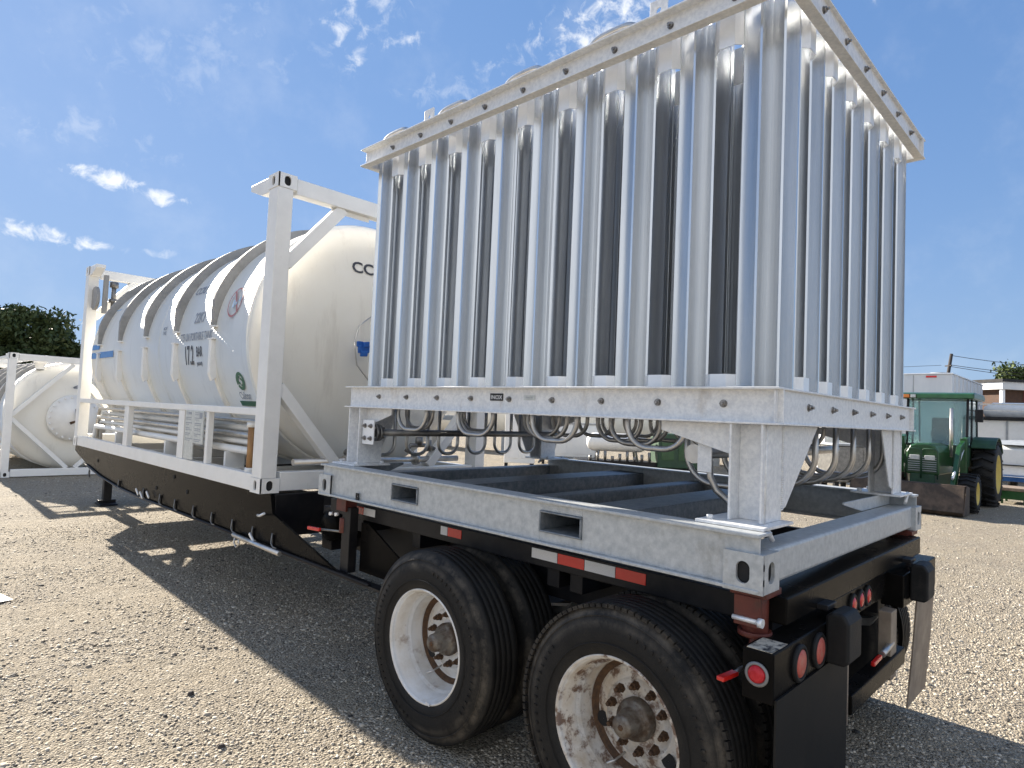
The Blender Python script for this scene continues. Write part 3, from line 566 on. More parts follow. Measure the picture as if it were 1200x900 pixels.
# ================================================================== drop-deck trailer
TRL = thing('semi_trailer', 'black tandem axle drop-deck semi trailer carrying the tank container and the galvanised skid', 'trailer', (1.22, 4.0, 0))
def yz(poly, x0, x1, name, m, bev=.004): return MB().prism(poly, 'x', x0, x1).build(name, m, TRL, bev)
prof = [(10.28, 1.043), (10.28, .955), (10.05, .90), (9.5, .80), (8.8, .725), (8.0, .675), (7.2, .652), (2.95, .652), (3.90, .90), (3.95, 1.043)]
yz(prof, .085, .105, 'side_plate', blackg, 0); yz(prof, 2.333, 2.353, 'side_plate', blackg, 0)
for sx in (1, -1):
    X = (lambda x: x) if sx > 0 else (lambda x: 2.438-x)
    def bx(a, b, c, d, e, f): xx = sorted((X(a), X(b))); return MB().box(xx[0], xx[1], c, d, e, f)
    MB().tube([(X(.075), 9.5, .80), (X(.07), 8.8, .715), (X(.07), 8.0, .662), (X(.07), 7.2, .640), (X(.07), 2.5, .640)], .013, 8).build('side_pipe', black, TRL)
    MB().prism([(9.6, .812), (8.8, .722), (8.0, .668), (7.2, .648), (2.30, .640), (2.30, .625), (7.2, .632), (8.0, .654), (8.8, .708), (9.6, .80)], 'x', *sorted((X(.06), X(.13)))).build('lower_rail', black, TRL)
    if sx > 0:
        for yk in (9.35, 7.95, 7.0, 6.45, 6.0, 5.5, 5.05, 4.6, 4.2, 3.85):
            h = MB().tube([(.072, yk, .755), (.066, yk, .71), (.056, yk-.02, .68), (.052, yk-.06, .66), (.060, yk-.10, .655)], .0055, 6)
            h.build('chain_hook', steeld, TRL)
            MB().prism([(yk-.012, .64), (yk+.012, .64), (yk+.003, .74), (yk-.003, .74)], 'x', .074, .084).build('rib', black, TRL)
        for (ya, za) in ((7.15, .70), (7.0, .68), (6.78, .71), (4.16, .67)): MB().obox((.05, ya, za), (0, .8, .5), (1, 0, 0), (0, -.5, .8), .11, .014, .022).build('hook_tip', aluc, TRL, .003)
        MB().tube([(.045, 4.50, .642), (.045, 3.66, .632)], .019, 12).build('locking_bar', steel, TRL)
        MB().tube([(.045, 4.46, .64), (.04, 4.47, .58), (.04, 4.42, .55), (.045, 4.38, .58), (.045, 4.40, .64)], .008, 6).build('bar_chain', steel, TRL)
        MB().tube([(.06, 4.10, .86), (.02, 3.98, .875), (.02, 3.90, .905)], .010, 6).build('hook_tip', aluc, TRL)
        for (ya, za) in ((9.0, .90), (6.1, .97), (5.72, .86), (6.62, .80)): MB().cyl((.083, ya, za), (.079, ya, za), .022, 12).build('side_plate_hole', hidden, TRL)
    bx(.55, .68, .05, 10.3, .74, .98).build('main_beam', black, TRL, .006)
    bx(.53, .549, 2.3, 3.9, .655, 1.06).build('inner_plate', black, TRL)
    bx(.12, 1.2, 3.93, 4.02, .70, 1.04).build('cross_member', black, TRL, .004)
    bx(.115, .18, 2.83, 2.93, .645, 1.08).build('side_post', black, TRL, .004)
    MB().prism([(2.82, .652), (2.35, .652), (2.35, .80), (2.74, .98), (2.82, .98)], 'x', *sorted((X(.20), X(.215)))).build('side_panel', blackg, TRL, 0)
    bx(.24, .30, .10, 3.3, .985, 1.085).build('side_rail', black, TRL, .005)
    # landing leg
    bx(.665, .785, 10.97, 11.09, .06, .90).build('landing_leg', black, TRL, .012)
    MB().prism([(10.85, .012), (11.21, .012), (11.18, .035), (11.08, .05), (11.08, .09), (10.98, .09), (10.98, .05), (10.88, .035)], 'x', *sorted((X(.60), X(.85)))).build('landing_foot', black, TRL, .004)
    bx(.55, .68, 10.2, 12.2, .86, 1.00).build('gooseneck_beam', black, TRL, .006)
    # retro tape
    for (ya, yb, m) in ((1.29, 1.115, tapew), (1.115, .945, red), (.945, .765, tapew), (.765, .60, red), (2.03, 1.965, tapew), (1.965, 1.84, red), (3.0, 2.86, red), (2.86, 2.72, tapew)):
        bx(.2365, .2395, yb+.002, ya-.002, 1.022, 1.072).build('reflective_tape', m, TRL)
# round air tank end between the decks
MB().lathe([(.26, .0005), (.262, .06), (.27, .095), (.29, .115), (.34, .12), (1.0, .12)], (-.02, 3.36, .87), 'x', 32).build('air_tank', blackg, TRL)
MB().box(.3, 2.1, 3.36, 3.50, .68, 1.0).build('cross_member', black, TRL, .005)
for yy in (4.9, 5.9, 6.9, 7.9, 8.9, 9.9): MB().box(.106, 2.332, yy, yy+.09, .93, 1.035).build('cross_member', black, TRL, .004)
MB().box(.106, 2.332, 10.18, 10.28, .95, 1.04).build('nose_beam', black, TRL, .004)
MB().prism([(.16, 10.281), (.62, 11.02), (1.818, 11.02), (2.278, 10.281)], 'z', .93, 1.035).build('nose_plate', black, TRL, .003)
for yy in (1.0, 1.15, 2.3, 2.95): MB().box(.30, 2.138, yy, yy+.08, .88, 1.06).build('cross_member', black, TRL, .004)
# rear end
greyst_ = mat('lamp_bezel', (.22, .22, .22), .5, .2)
MB().box(.16, 2.278, -.045, .10, 1.025, 1.125).build('rear_bolster', blackg, TRL, .006)
MB().box(.20, 2.238, .02, .08, .86, 1.02).build('rear_panel', black, TRL, .003)
bump = MB().prism([(-.085, .812), (.025, .812), (.025, .985), (-.085, .985)], 'x', -.055, .74).build('rear_bumper', blackg, TRL, .006)
MB().prism([(-.085, .812), (.025, .812), (.025, .985), (-.085, .985)], 'x', 1.70, 2.493).build('rear_bumper', blackg, TRL, .006)
MB().prism([(.0, .86), (.085, .86), (.085, .99), (.0, .99)], 'x', .745, 1.695).build('light_bar', blackg, TRL, .004)
def lamp(x, z, r, m, y=-.088):
    h = MB().lathe([(0, r+.014), (-.008, r+.016), (-.014, r+.010), (-.014, r), (-.004, r)], (x, y+.003, z), 'y', 28, close=False).build('tail_light', rubber, TRL)
    MB().lathe([(-.004, r), (-.012, r*.95), (-.018, r*.6), (-.020, .0005)], (x, y+.003, z), 'y', 28).build('lens', m, h)
for x in (.175, .375): lamp(x, .902, .052, redd); lamp(2.438-x, .902, .052, redd)
for x in (1.10, 1.219, 1.34): lamp(x, .925, .036, red, -.003)
h = MB().lathe([(0, .040), (-.006, .042), (-.010, .034), (-.004, .030)], (-.0555, -.030, .905), 'x', 28).build('marker_light', greyst_, TRL)
MB().lathe([(-.003, .030), (-.014, .027), (-.018, .012), (-.018, .0005)], (-.0555, -.030, .905), 'x', 28).build('lens', redl, h)
MB().prism([(-.083, .9862), (-.086, .9862), (-.086, .9862+.001), (.02, .9872), (.022, .9862)], 'x', -.052, .10) if False else None
MB().box(-.053, .085, -.078, .010, .9855, .9872).build('worn_patch', mat('worn_paint', (.52, .46, .36), .7, 0, (.02, .02, .022), 28, 6, (.45, .60)), bump)
# dock bumpers
for xa in (.45, 1.82):
    MB().prism([(-.175, .85), (-.175, 1.0), (-.155, 1.035), (-.11, 1.035), (-.086, 1.02), (-.086, .835), (-.155, .835)], 'x', xa, xa+.17).build('dock_bumper', rubber, TRL, .012, 3)
    MB().box(xa+.03, xa+.14, -.087, .02, 1.03, 1.05).build('dock_bumper_bracket', black, TRL, .003)
# under-ride guard
for xa in (.745, 1.56): MB().box(xa, xa+.11, -.062, .0, .46, .858 if xa < 1 else .811).build('guard_upright', brn, TRL, .004)
MB().box(.86, 1.80, -.075, .0, .50, .585).build('guard_bar', blackg, TRL, .006)
MB().obox((1.30, -.06, .63), (1, 0, .05), (0, 1, 0), (0, 0, 1), .13, .02, .022).build('handle_grip', red, TRL, .005)
MB().cyl((1.40, -.06, .635), (1.62, -.05, .64), .016, 10).build('handle_rod', steel, TRL)
# mud flaps
MB().prism([(-.094, .83), (-.0865, .83), (-.0865, .5), (-.084, .14), (-.092, .14), (-.094, .5)], 'x', -.045, .72).build('mud_flap', flapm, TRL)
MB().prism([(-.095, .82), (-.087, .82), (-.068, .5), (-.045, .20), (-.053, .20), (-.076, .5)], 'x', 1.97, 2.42).build('mud_flap', brn, TRL)  # bounced ground light put into the tan colour
# twist locks
def twist(x, y):
    t = MB(); t.box(x-.07, x+.07, y-.07, y+.07, 1.128, 1.153); t.cyl((x, y, .985), (x, y, 1.13), .048, 20).cyl((x, y, .975), (x, y, .995), .062, 20).box(x-.075, x-.06, y-.05, y+.05, 1.02, 1.13).box(x+.06, x+.075, y-.05, y+.05, 1.02, 1.13).cyl((x, y, .86), (x, y, .98), .020, 12)
    o = t.build('twist_lock', redox, TRL, .003)
    MB().cyl((x-.078, y+.052, 1.045), (x-.078, y-.045, 1.045), .009, 10).cyl((x-.078, y-.045, 1.045), (x-.078, y-.062, 1.045), .017, 12).build('locking_pin', aluc, o)
    MB().tube([(x, y, .872), (x-.10, y+.01, .868), (x-.13, y+.012, .864)], .008, 8).build('handle_rod', steeld, o)
    MB().obox((x-.175, y+.02, .862), (1, -.12, 0), (.12, 1, 0), (0, 0, 1), .10, .030, .016).build('handle_grip', red, o, .004)
twist(.13, .06); twist(2.308, .06)
def twist_f(x, y, s):
    o = MB().box(x-.03, x+.06, y-.06, y+.06, 1.05, 1.153).cyl((x, y, .90), (x, y, 1.0), .03, 14).build('twist_lock', redox, TRL, .003)
    MB().tube([(x, y, .905), (x-.05*s, y+.20, .895)], .008, 8).build('handle_rod', steeld, o)
    MB().obox((x-.065*s, y+.28, .89), (-.05, 1, -.05), (1, 0, 0), (0, 0, 1), .15, .02, .024).build('handle_grip', red, o, .004)
    MB().cyl((x-.066*s, y-.03, 1.035), (x-.09*s, y-.03, 1.035), .012, 10).cyl((x-.066*s, y+.04, 1.03), (x-.09*s, y+.04, 1.03), .012, 10).build('locking_pin', aluc, o)
twist_f(.13, 2.93, 1); twist_f(2.308, 2.93, -1)
# wheels
def tyre_mesh(x0, sgn, c, name, parent, wd=.262, tread='rib'):
    # profile across the tyre, t measured inwards (sgn) from the outer face
    pr = [(.018, .288), (.006, .300), (0.000, .335), (-.004, .385), (.002, .425), (.012, .452), (.022, .470), (.030, .480), (.034, .490)]
    n = 5; a, b = .040, wd-.040
    for k in range(n):
        y0 = a+(b-a)*k/n; y1 = a+(b-a)*(k+1)/n
        pr += [(y0, .5), (y1-.008, .5), (y1-.006, .4945), (y1-.002, .4945)] if k < n-1 else [(y0, .5), (y1, .5)]
    pr += [(wd-t, r) for t, r in reversed([(.018, .288), (.006, .300), (0.000, .335), (-.004, .385), (.002, .425), (.012, .452), (.022, .470), (.030, .480), (.034, .490)])]
    mb = MB().lathe([(x0+sgn*t-c[0], r) for t, r in pr], c, 'x', 96)
    # shoulder lugs and moulded rings on the sidewall
    for k in range(96 if tread == 'lug' else 0):
        a_ = 2*math.pi*k/96; ca, sa = math.cos(a_), math.sin(a_)
        mb.obox((x0+sgn*.030, c[1]+.4915*ca, c[2]+.4915*sa), (1, 0, 0), (0, -sa, ca), (0, ca, sa), .034, .025, .0145)
    for rr_ in (.345, .452): mb.lathe([(x0-sgn*(.0055 if rr_ < .4 else -.010)-c[0]+sgn*.0, rr_-.003), (x0-sgn*(.0085 if rr_ < .4 else -.007)-c[0], rr_), (x0-sgn*(.0055 if rr_ < .4 else -.011)-c[0], rr_+.003)], c, 'x', 96)
    rr = random.Random(int(c[1]*100))
    for k in range(70):       # moulded sidewall characters
        if k % 35 > 22: continue
        a_ = R(100)+2*math.pi*k/110*1.6; ca, sa = math.cos(a_), math.sin(a_); 
        mb.obox((x0-sgn*.0052, c[1]+.405*ca, c[2]+.405*sa), (1, 0, 0), (0, -sa, ca), (0, ca, sa), .004, .004+.006*rr.random(), .016)
    return mb.build(name, tyrem, parent)
def wheel(x0, sgn, yc, m, parent, outer=True, tread='rib'):
    c = (0, yc, .5); g = lambda t: x0+sgn*t
    pr = [(.012, .300), (.004, .297), (.004, .289), (.018, .284), (.018, .284), (.030, .276), (.085, .268), (.105, .262), (.105, .262), (.118, .249), (.118, .249), (.170, .243), (.195, .241), (.195, .241), (.212, .232), (.214, .222), (.214, .222), (.208, .20), (.200, .18), (.198, .165), (.194, .158), (.194, .158), (.198, .11), (.198, .062)]
    if not outer: pr = [(.012, .300), (.006, .294), (.008, .286), (.06, .265), (.20, .262), (.25, .29), (.256, .300)]
    mb = MB().lathe([(g(t), r) for t, r in pr], c, 'x', 72)
    wh = mb.build('wheel', m, parent)
    tyre_mesh(x0, sgn, (0, yc, .5), 'tyre', wh, tread=tread)
    if outer:
        MB().lathe([(g(.1925), .2412), (g(.1925), .2375), (g(.2095), .2305), (g(.2112), .2225), (g(.2120), .214)], c, 'x', 72).build('rust_ring', rust, wh)
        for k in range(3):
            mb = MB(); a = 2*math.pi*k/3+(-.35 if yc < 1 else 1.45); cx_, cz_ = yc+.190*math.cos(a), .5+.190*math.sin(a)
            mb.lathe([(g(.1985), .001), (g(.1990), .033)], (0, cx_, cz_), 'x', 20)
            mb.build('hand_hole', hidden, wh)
        MB().lathe([(g(.197), .086), (g(.172), .088), (g(.150), .080), (g(.148), .060), (g(.118), .056), (g(.108), .050), (g(.075), .047), (g(.064), .038), (g(.064), .001)], c, 'x', 32).build('hub', hubm, wh)
        MB().lathe([(g(.0642), .013), (g(.0600), .012), (g(.0600), .001)], c, 'x', 6).build('hub_plug', rust, wh)
        for k in range(10):
            a = 2*math.pi*k/10+.2; b = (yc+.132*math.cos(a), .5+.132*math.sin(a))
            MB().lathe([(g(.198), .021), (g(.192), .021), (g(.192), .0165), (g(.168), .0155), (g(.167), .011), (g(.150), .0095), (g(.148), .001)], (0, b[0], b[1]), 'x', 6, smooth=False).build('lug_nut', rust, wh)
        MB().tube([(g(.200), yc+.06, .5-.165), (g(.15), yc+.08, .5-.19), (g(.12), yc+.10, .5-.2)], .005, 6).build('valve_stem', steel, wh)
for yc, m, td in ((1.77, rimw, 'rib'), (.545, rimr, 'lug')):
    wheel(-.075, 1, yc, m, TRL, True, td); wheel(.235, 1, yc, rimw, TRL, False, td)
    wheel(2.513, -1, yc, m, TRL, True, td); wheel(2.203, -1, yc, rimw, TRL, False, td)
    MB().cyl((.10, yc, .5), (2.34, yc, .5), .065, 20).box(.9, 1.54, yc-.09, yc+.09, .43, .57).build('axle', black, TRL, .005)
    for xx in (.62, 1.818): MB().prism([(yc-.5, .74), (yc-.45, .70), (yc, .60), (yc+.45, .70), (yc+.5, .74), (yc+.45, .66), (yc, .565), (yc-.45, .66)], 'x', xx-.04, xx+.04).build('leaf_spring', steeld, TRL)
MB().obox((-.081, 1.69, .228), (0, 1, .25), (1, 0, 0), (0, -.25, 1), .032, .006, .012).build('balance_weight', tapew, TRL)

# ================================================================== galvanised skid frame
SW, SL, S0, S1 = 2.438, 3.057, 1.157, 1.366
SK = thing('skid_frame', 'galvanised steel skid frame with fork pockets under the vaporizer, resting on the black trailer', 'skid frame', (1.219, 1.53, S0))
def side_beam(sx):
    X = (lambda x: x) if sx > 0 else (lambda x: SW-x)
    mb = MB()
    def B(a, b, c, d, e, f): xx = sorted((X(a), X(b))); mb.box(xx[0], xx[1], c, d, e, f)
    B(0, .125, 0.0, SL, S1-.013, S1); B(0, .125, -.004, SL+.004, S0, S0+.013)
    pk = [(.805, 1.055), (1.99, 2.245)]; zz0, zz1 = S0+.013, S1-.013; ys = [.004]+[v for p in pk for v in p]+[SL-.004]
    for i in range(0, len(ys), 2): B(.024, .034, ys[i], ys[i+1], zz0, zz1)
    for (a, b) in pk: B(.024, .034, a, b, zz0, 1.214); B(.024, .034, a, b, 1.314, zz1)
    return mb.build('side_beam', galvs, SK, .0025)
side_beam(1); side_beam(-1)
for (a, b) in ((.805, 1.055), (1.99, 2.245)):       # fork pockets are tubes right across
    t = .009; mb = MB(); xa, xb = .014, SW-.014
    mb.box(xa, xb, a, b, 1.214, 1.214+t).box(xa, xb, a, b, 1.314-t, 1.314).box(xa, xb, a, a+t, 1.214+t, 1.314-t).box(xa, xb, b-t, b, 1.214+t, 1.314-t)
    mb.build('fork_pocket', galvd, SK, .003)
    MB().box(.9, 1.6, a+t, b-t, 1.214+t, 1.314-t)
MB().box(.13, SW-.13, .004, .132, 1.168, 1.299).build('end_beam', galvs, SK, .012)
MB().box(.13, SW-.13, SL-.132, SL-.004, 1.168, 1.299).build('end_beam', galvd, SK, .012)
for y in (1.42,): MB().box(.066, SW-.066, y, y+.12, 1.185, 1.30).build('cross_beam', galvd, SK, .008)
MB().prism([(2.30, 1.2995), (1.72, 1.2995), (1.40, 1.355), (1.40, 1.368), (2.30, 1.368)] , 'y', .128, .140).build('gusset', galvs, SK, .002)
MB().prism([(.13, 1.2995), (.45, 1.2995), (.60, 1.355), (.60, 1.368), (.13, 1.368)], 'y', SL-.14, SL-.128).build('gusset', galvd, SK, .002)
for x, sx in ((.004, 1), (SW-.004, -1)):
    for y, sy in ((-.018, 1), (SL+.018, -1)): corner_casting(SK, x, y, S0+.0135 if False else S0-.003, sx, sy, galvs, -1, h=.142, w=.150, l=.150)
for x in (.30,): MB().box(.066, .11, .02, .10, 1.30, 1.352)
# small bracket with a hole
MB().holeplate((.012, 2.60, S0+.035), (0, 1, 0), (0, 0, 1), (1, 0, 0), .016, .022, .006, .006, .008).build('tie_lug', black, SK)
# end stiffener plates at the rear of each side beam

# ================================================================== vaporizer
VP = thing('ambient_vaporizer', 'aluminium finned ambient air vaporizer standing on the galvanised skid', 'vaporizer', (1.23, 1.53, 1.366))
BZ0, BZ1, TZ0, TZ1 = 1.762, 1.909, 3.496, 3.621
bx0, bx1, by0, by1 = .158, 2.345, .0, 3.05
def frame(x0, x1, y0, y1, z0, z1, name, fl=.055, tf=.009, tw=.008, bolt_r=.013, zb=None):
    """four channels with their flanges turned outwards"""
    zb = zb or (z0+z1)/2+.006; res = []
    for sx, x in ((1, x0), (-1, x1)):
        xs = sorted((x, x+sx*fl)); xw = sorted((x+sx*(fl-tw), x+sx*fl))
        o = MB().prism(ipoly(xs[0], xs[1], z0, z1, tf, xw[0] if sx > 0 else xs[0], xs[1] if sx > 0 else xw[1]), 'y', y0, y1).build(name, galv, VP, .002)
        xf = x+sx*(fl-tw)
        for k in range(9):
            yb = .243+.3065*k; bolt(o, (xf, yb, zb), (-sx, 0, 0), bolt_r)
        res.append(o)
    for sy, y in ((1, y0), (-1, y1)):
        ya = y+sy*.004; ys = sorted((ya, ya+sy*fl*.9)); yw = sorted((ya+sy*.018, ya+sy*(.018+tw)))
        P = ipoly(ys[0], ys[1], z0+.0005, z1-.0005, tf-.001, yw[0], yw[1])
        o = MB().prism(P, 'x', x0+fl+.001, x1-fl-.001).build(name, galv, VP, .002)
        for k in range(6):
            xb = .534+.3065*k; bolt(o, (xb, ya+sy*.018, zb), (0, -sy, 0), bolt_r)
        res.append(o)
    return res
_b = {}
def bolt(parent, p, d, r):
    key = tuple(d)
    if key not in _b:
        mb = MB(); d_ = Vector(d); mb.cyl((0, 0, 0), d_*.004, r*1.25, 16).cyl(d_*.004, d_*.014, r, 6).cyl(d_*.014, d_*.024, r*.5, 10)
        _b[key] = mb.build('bolt', bolt_m, None); first = _b[key]; base = first.location.copy()
        _b[key+('o',)] = first.location.copy(); o = first
    else:
        o = _b[key].copy(); COL.objects.link(o)
    off = _b[key+('o',)]; o.parent = parent; o.location = Vector(p)+off-world_loc(parent)
    return o
frame(bx0, bx1, by0, by1, BZ0, BZ1, 'base_channel')
# the short rear side is closed by a plate to the corner
frame(.165, 2.375, -.028, 3.03, TZ0, TZ1, 'top_channel')
for (ya, yb) in ((by0+.0205, by0+.0275),): MB().box(bx0+.02, bx0+.0545, ya, yb, BZ0+.0095, BZ1-.0095).build('corner_plate', galv, VP)
# legs
def leg(sx, sy):
    X = (lambda x: x) if sx > 0 else (lambda x: 2.438-x)
    Y = (lambda y: y) if sy > 0 else (lambda y: 3.057-y)
    def bx(a, b, c, d, e, f, mb): xx = sorted((X(a), X(b))); yy = sorted((Y(c), Y(d))); return mb.box(xx[0], xx[1], yy[0], yy[1], e, f)
    mb = MB(); z0, z1 = S1+.0145, BZ0-.001
    xo = .165
    bx(xo, xo+.195, .060, .069, z0, z1, mb); bx(xo, xo+.195, .187, .196, z0, z1, mb); bx(xo+.080, xo+.088, .069, .187, z0, z1, mb)
    o = mb.build('leg', galv, VP, .0015)
    mb = MB(); bx(.080, .375, .015, .290, S1+.0015, S1+.0135, mb); mb.build('foot_plate', galv, o, .002)
    mb = MB()
    for a, b in ((.125, .25), (.33, .25)): mb.cyl((X(a), Y(b), S1+.013), (X(a), Y(b), S1+.030), .014, 6)
    mb.cyl((X(.20), Y(.03), S1-.045), (X(.135), Y(.03), S1+.014), .010, 8)
    mb.build('foot_bolt', galv, o)
    # gussets: across in x, along in y
    x1_ = .42 if sy > 0 and sx > 0 else .24
    pl = [(X(xo+.195), z1), (X(xo+.195+x1_), z1), (X(xo+.195+.06), z0+.05), (X(xo+.195), z0+.03)]
    yy = sorted((Y(.064), Y(.072))); MB().prism(pl, 'y', *yy).build('gusset', galv, o, .001)
    MB().prism([(Y(.197), z1), (Y(.54 if sy > 0 else .48), z1), (Y(.54 if sy > 0 else .48), z1-.040), (Y(.197), z1-.13)], 'x', *sorted((X(xo+.06), X(xo+.07)))).build('gusset', galv, o, .001)
    # weld beads
    mb = MB(); mb.tube([(X(xo+.03), Y(.059), z0), (X(xo+.031), Y(.059), (z0+z1)/2), (X(xo+.03), Y(.059), z1)], .005, 6); 
    n = 40
    for k in range(n): mb.cyl((X(xo+.197), Y(.060), z0+.04+(z1-z0-.04)*k/n), (X(xo+.197), Y(.060), z0+.04+(z1-z0-.04)*(k+.8)/n), .0075+.001*random.random(), 8)
    mb.build('weld', galv, o)
    return o
for sx in (1, -1):
    for sy in (1, -1): leg(sx, sy)
# finned tubes: 10 x 7 grid
EX0, EY0, PX, PY = .385, .150, .298, .305
Rf, tt, lip = .116, .0019, .0052
P = []
for k in range(8):
    a = 2*math.pi*k/8; r_ = Rf if k % 2 == 0 else Rf*1.07
    ca, sa = math.cos(a), math.sin(a)
    def q(r, s): return (r*ca-s*sa, r*sa+s*ca)
    P += [q(.050, -.0030), q(r_-.004, -tt), q(r_-.004, -lip), q(r_, -lip), q(r_, lip), q(r_-.004, lip), q(r_-.004, tt), q(.050, .0030)]
    for dv, rv in ((.20, .0375), (.36, .0325), (.5, .031), (.64, .0325), (.80, .0375)): v = a+math.pi/4*dv; P.append((rv*math.cos(v), rv*math.sin(v)))
FZ0, FZ1 = BZ1-.035, TZ1-.025
tube0 = MB().prism(P, 'z', FZ0, FZ1).build('fin_tube', alu, VP)
tb = tube0.location.copy(); first = True
elems = {}
for i in range(7):
    for j in range(10):
        o = tube0 if first else tube0.copy()
        if not first: COL.objects.link(o)
        o.parent = VP; o.location = tb+Vector((EX0+PX*i, EY0+PY*j, 0)); first = False; elems[i, j] = o
# brackets: half-hexagon clips joining neighbouring diagonal fins, at the foot and at the top
def clip_y(x, j, s, z0, z1):
    ym = EY0+PY*(j+.5); h = PY/2-.087; a, b = x-s*.087, x-s*.117; t = .003
    outl = [(a, ym-h), (b, ym-h+.030), (b, ym+h-.030), (a, ym+h)]
    inn = [(a+s*t, ym-h+t*.6), (b+s*t, ym-h+.030+t*.6), (b+s*t, ym+h-.030-t*.6), (a+s*t, ym+h-t*.6)]
    return MB().prism(outl+inn[::-1], 'z', z0, z1)
def clip_x(y, i, s, z0, z1):
    xm = EX0+PX*(i+.5); h = PX/2-.087; a, b = y-s*.087, y-s*.117; t = .003
    outl = [(xm-h, a), (xm-h+.030, b), (xm+h-.030, b), (xm+h, a)]
    inn = [(xm-h+t*.6, a+s*t), (xm-h+.030+t*.6, b+s*t), (xm+h-.030-t*.6, b+s*t), (xm+h-t*.6, a+s*t)]
    return MB().prism(outl+inn[::-1], 'z', z0, z1)
protos = {}
def place(key, mk, d):
    if key not in protos: protos[key] = mk().build('fin_bracket', aluc, VP); o = protos[key]; protos[key+('l',)] = o.location.copy(); return o
    o = protos[key].copy(); COL.objects.link(o); o.location = protos[key+('l',)]+Vector(d); return o
for (za, zb, g) in ((BZ1-.03, BZ1+.060, 'b'), (TZ0-.10, TZ0+.075, 't')):
    for j in range(9):
        place(('yn', g), lambda: clip_y(EX0, 0, 1, za, zb), (0, PY*j, 0)); place(('yf', g), lambda: clip_y(EX0+6*PX, 0, -1, za, zb), (0, PY*j, 0))
    for i in range(6):
        place(('xn', g), lambda: clip_x(EY0, 0, 1, za, zb), (PX*i, 0, 0)); place(('xf', g), lambda: clip_x(EY0+9*PY, 0, -1, za, zb), (PX*i, 0, 0))
for j in range(9): place(('in',), lambda: MB().box(EX0+.084, EX0+.087, EY0+.085, EY0+PY-.085, TZ0-.17, TZ0+.0015), (0, PY*j, 0))
for j in range(0, 9): place(('in',), None, (PX*1.1, PY*j, -.02))
# return bends under the base frame
def bend(a, b, ztop, zbot, r, rb, axis):
    """U from a to b along axis ('x'|'y'); a=(x,y), rb = bend radius"""
    a = Vector((a[0], a[1], ztop)); b = Vector((b[0], b[1], ztop)); d = (b-a).normalized(); up = Vector((0, 0, 1)); pts = [a]
    c1 = Vector((a.x, a.y, zbot+rb))+d*rb; c2_ = Vector((b.x, b.y, zbot+rb))-d*rb
    for k in range(9): t = math.pi/2*k/8; pts.append(c1-d*rb*math.cos(t)-up*rb*math.sin(t))
    for k in range(9): t = math.pi/2*k/8; pts.append(c2_+d*rb*math.sin(t)-up*rb*math.cos(t))
    pts.append(b)
    return MB().tube(pts, r, 10)
U = {}
def place_u(key, mk, d):
    if key not in U: o = mk().build('return_bend', steel, VP); U[key] = (o, o.location.copy()); return
    o = U[key][0].copy(); COL.objects.link(o); o.location = U[key][1]+Vector(d)
for i in range(3):
    for n_, j in enumerate((1, 3, 5, 7) if i % 2 == 0 else (0, 2, 4, 6, 8)):
        place_u('a', lambda: bend((EX0-.095, EY0+PY), (EX0-.095, EY0+2*PY), BZ0+.06, 1.632, .0135, .11, 'y'), (PX*i, PY*(j-1), 0))
for i in range(3, 7):
    for j in (1, 3, 5): place_u('a', None, (PX*i, PY*(j-1), 0))
    place_u('big', lambda: bend((EX0+3*PX, EY0-.01), (EX0+3*PX, EY0+1.5*PY), BZ0+.06, 1.465, .0150, .15, 'y'), (PX*(i-3), 0, 0))
place_u('big', None, (-PX*2.2, .02, 0)); place_u('big', None, (-PX, 0, 0))
for k in range(7): place_u('f', lambda: bend((.305, 2.905), (.50, 2.905), BZ0+.06, 1.43, .0135, .085, 'x'), (.305*k, 0, 0))
# collecting pipes
MB().cyl((.20, 2.78, 1.594), (2.25, 2.78, 1.594), .024, 18).build('manifold_pipe', steeld, VP)
fl = MB().cyl((.225, 2.78, 1.594), (.245, 2.78, 1.594), .058, 24).cyl((.255, 2.78, 1.594), (.275, 2.78, 1.594), .058, 24)
for k in range(4): a = math.pi/4+math.pi/2*k; fl.cyl((.205, 2.78+.045*math.cos(a), 1.594+.045*math.sin(a)), (.295, 2.78+.045*math.cos(a), 1.594+.045*math.sin(a)), .008, 8)
fl.build('flange', steeld, VP)
pl_ = MB().box(.185, .193, 2.712, 2.848, 1.515, 1.680).build('flange_plate', aluc, VP, .002)
for a, b in ((-.035, -.035), (.035, -.035), (-.035, .035), (.035, .035)): bolt(pl_, (.185, 2.78+a, 1.598+b*1.2), (-1, 0, 0), .014)
MB().cyl((.32, .42, 1.622), (2.2, .42, 1.622), .024, 18).cyl((.30, .42, 1.622), (.335, .42, 1.622), .042, 24).build('manifold_pipe', steel, VP)
MB().cyl((.9, .75, 1.66), (2.3, .75, 1.66), .03, 18).cyl((1.5, .75, 1.60), (1.5, .75, 1.72), .05, 18).tube([(1.7, .75, 1.66), (1.72, .60, 1.66), (1.9, .55, 1.60)], .024, 10).build('manifold_pipe', steel, VP)
MB().box(.262, .270, .318, .382, 1.55, 1.70).build('hanger_plate', galv, VP, .002)
MB().tube([(.29, .34, 1.60), (.29, .335, 1.53), (.30, .31, 1.475), (.32, .26, 1.43), (.34, .18, 1.41), (.36, .12, 1.405)], .0145, 10).build('drain_line', steel, VP)
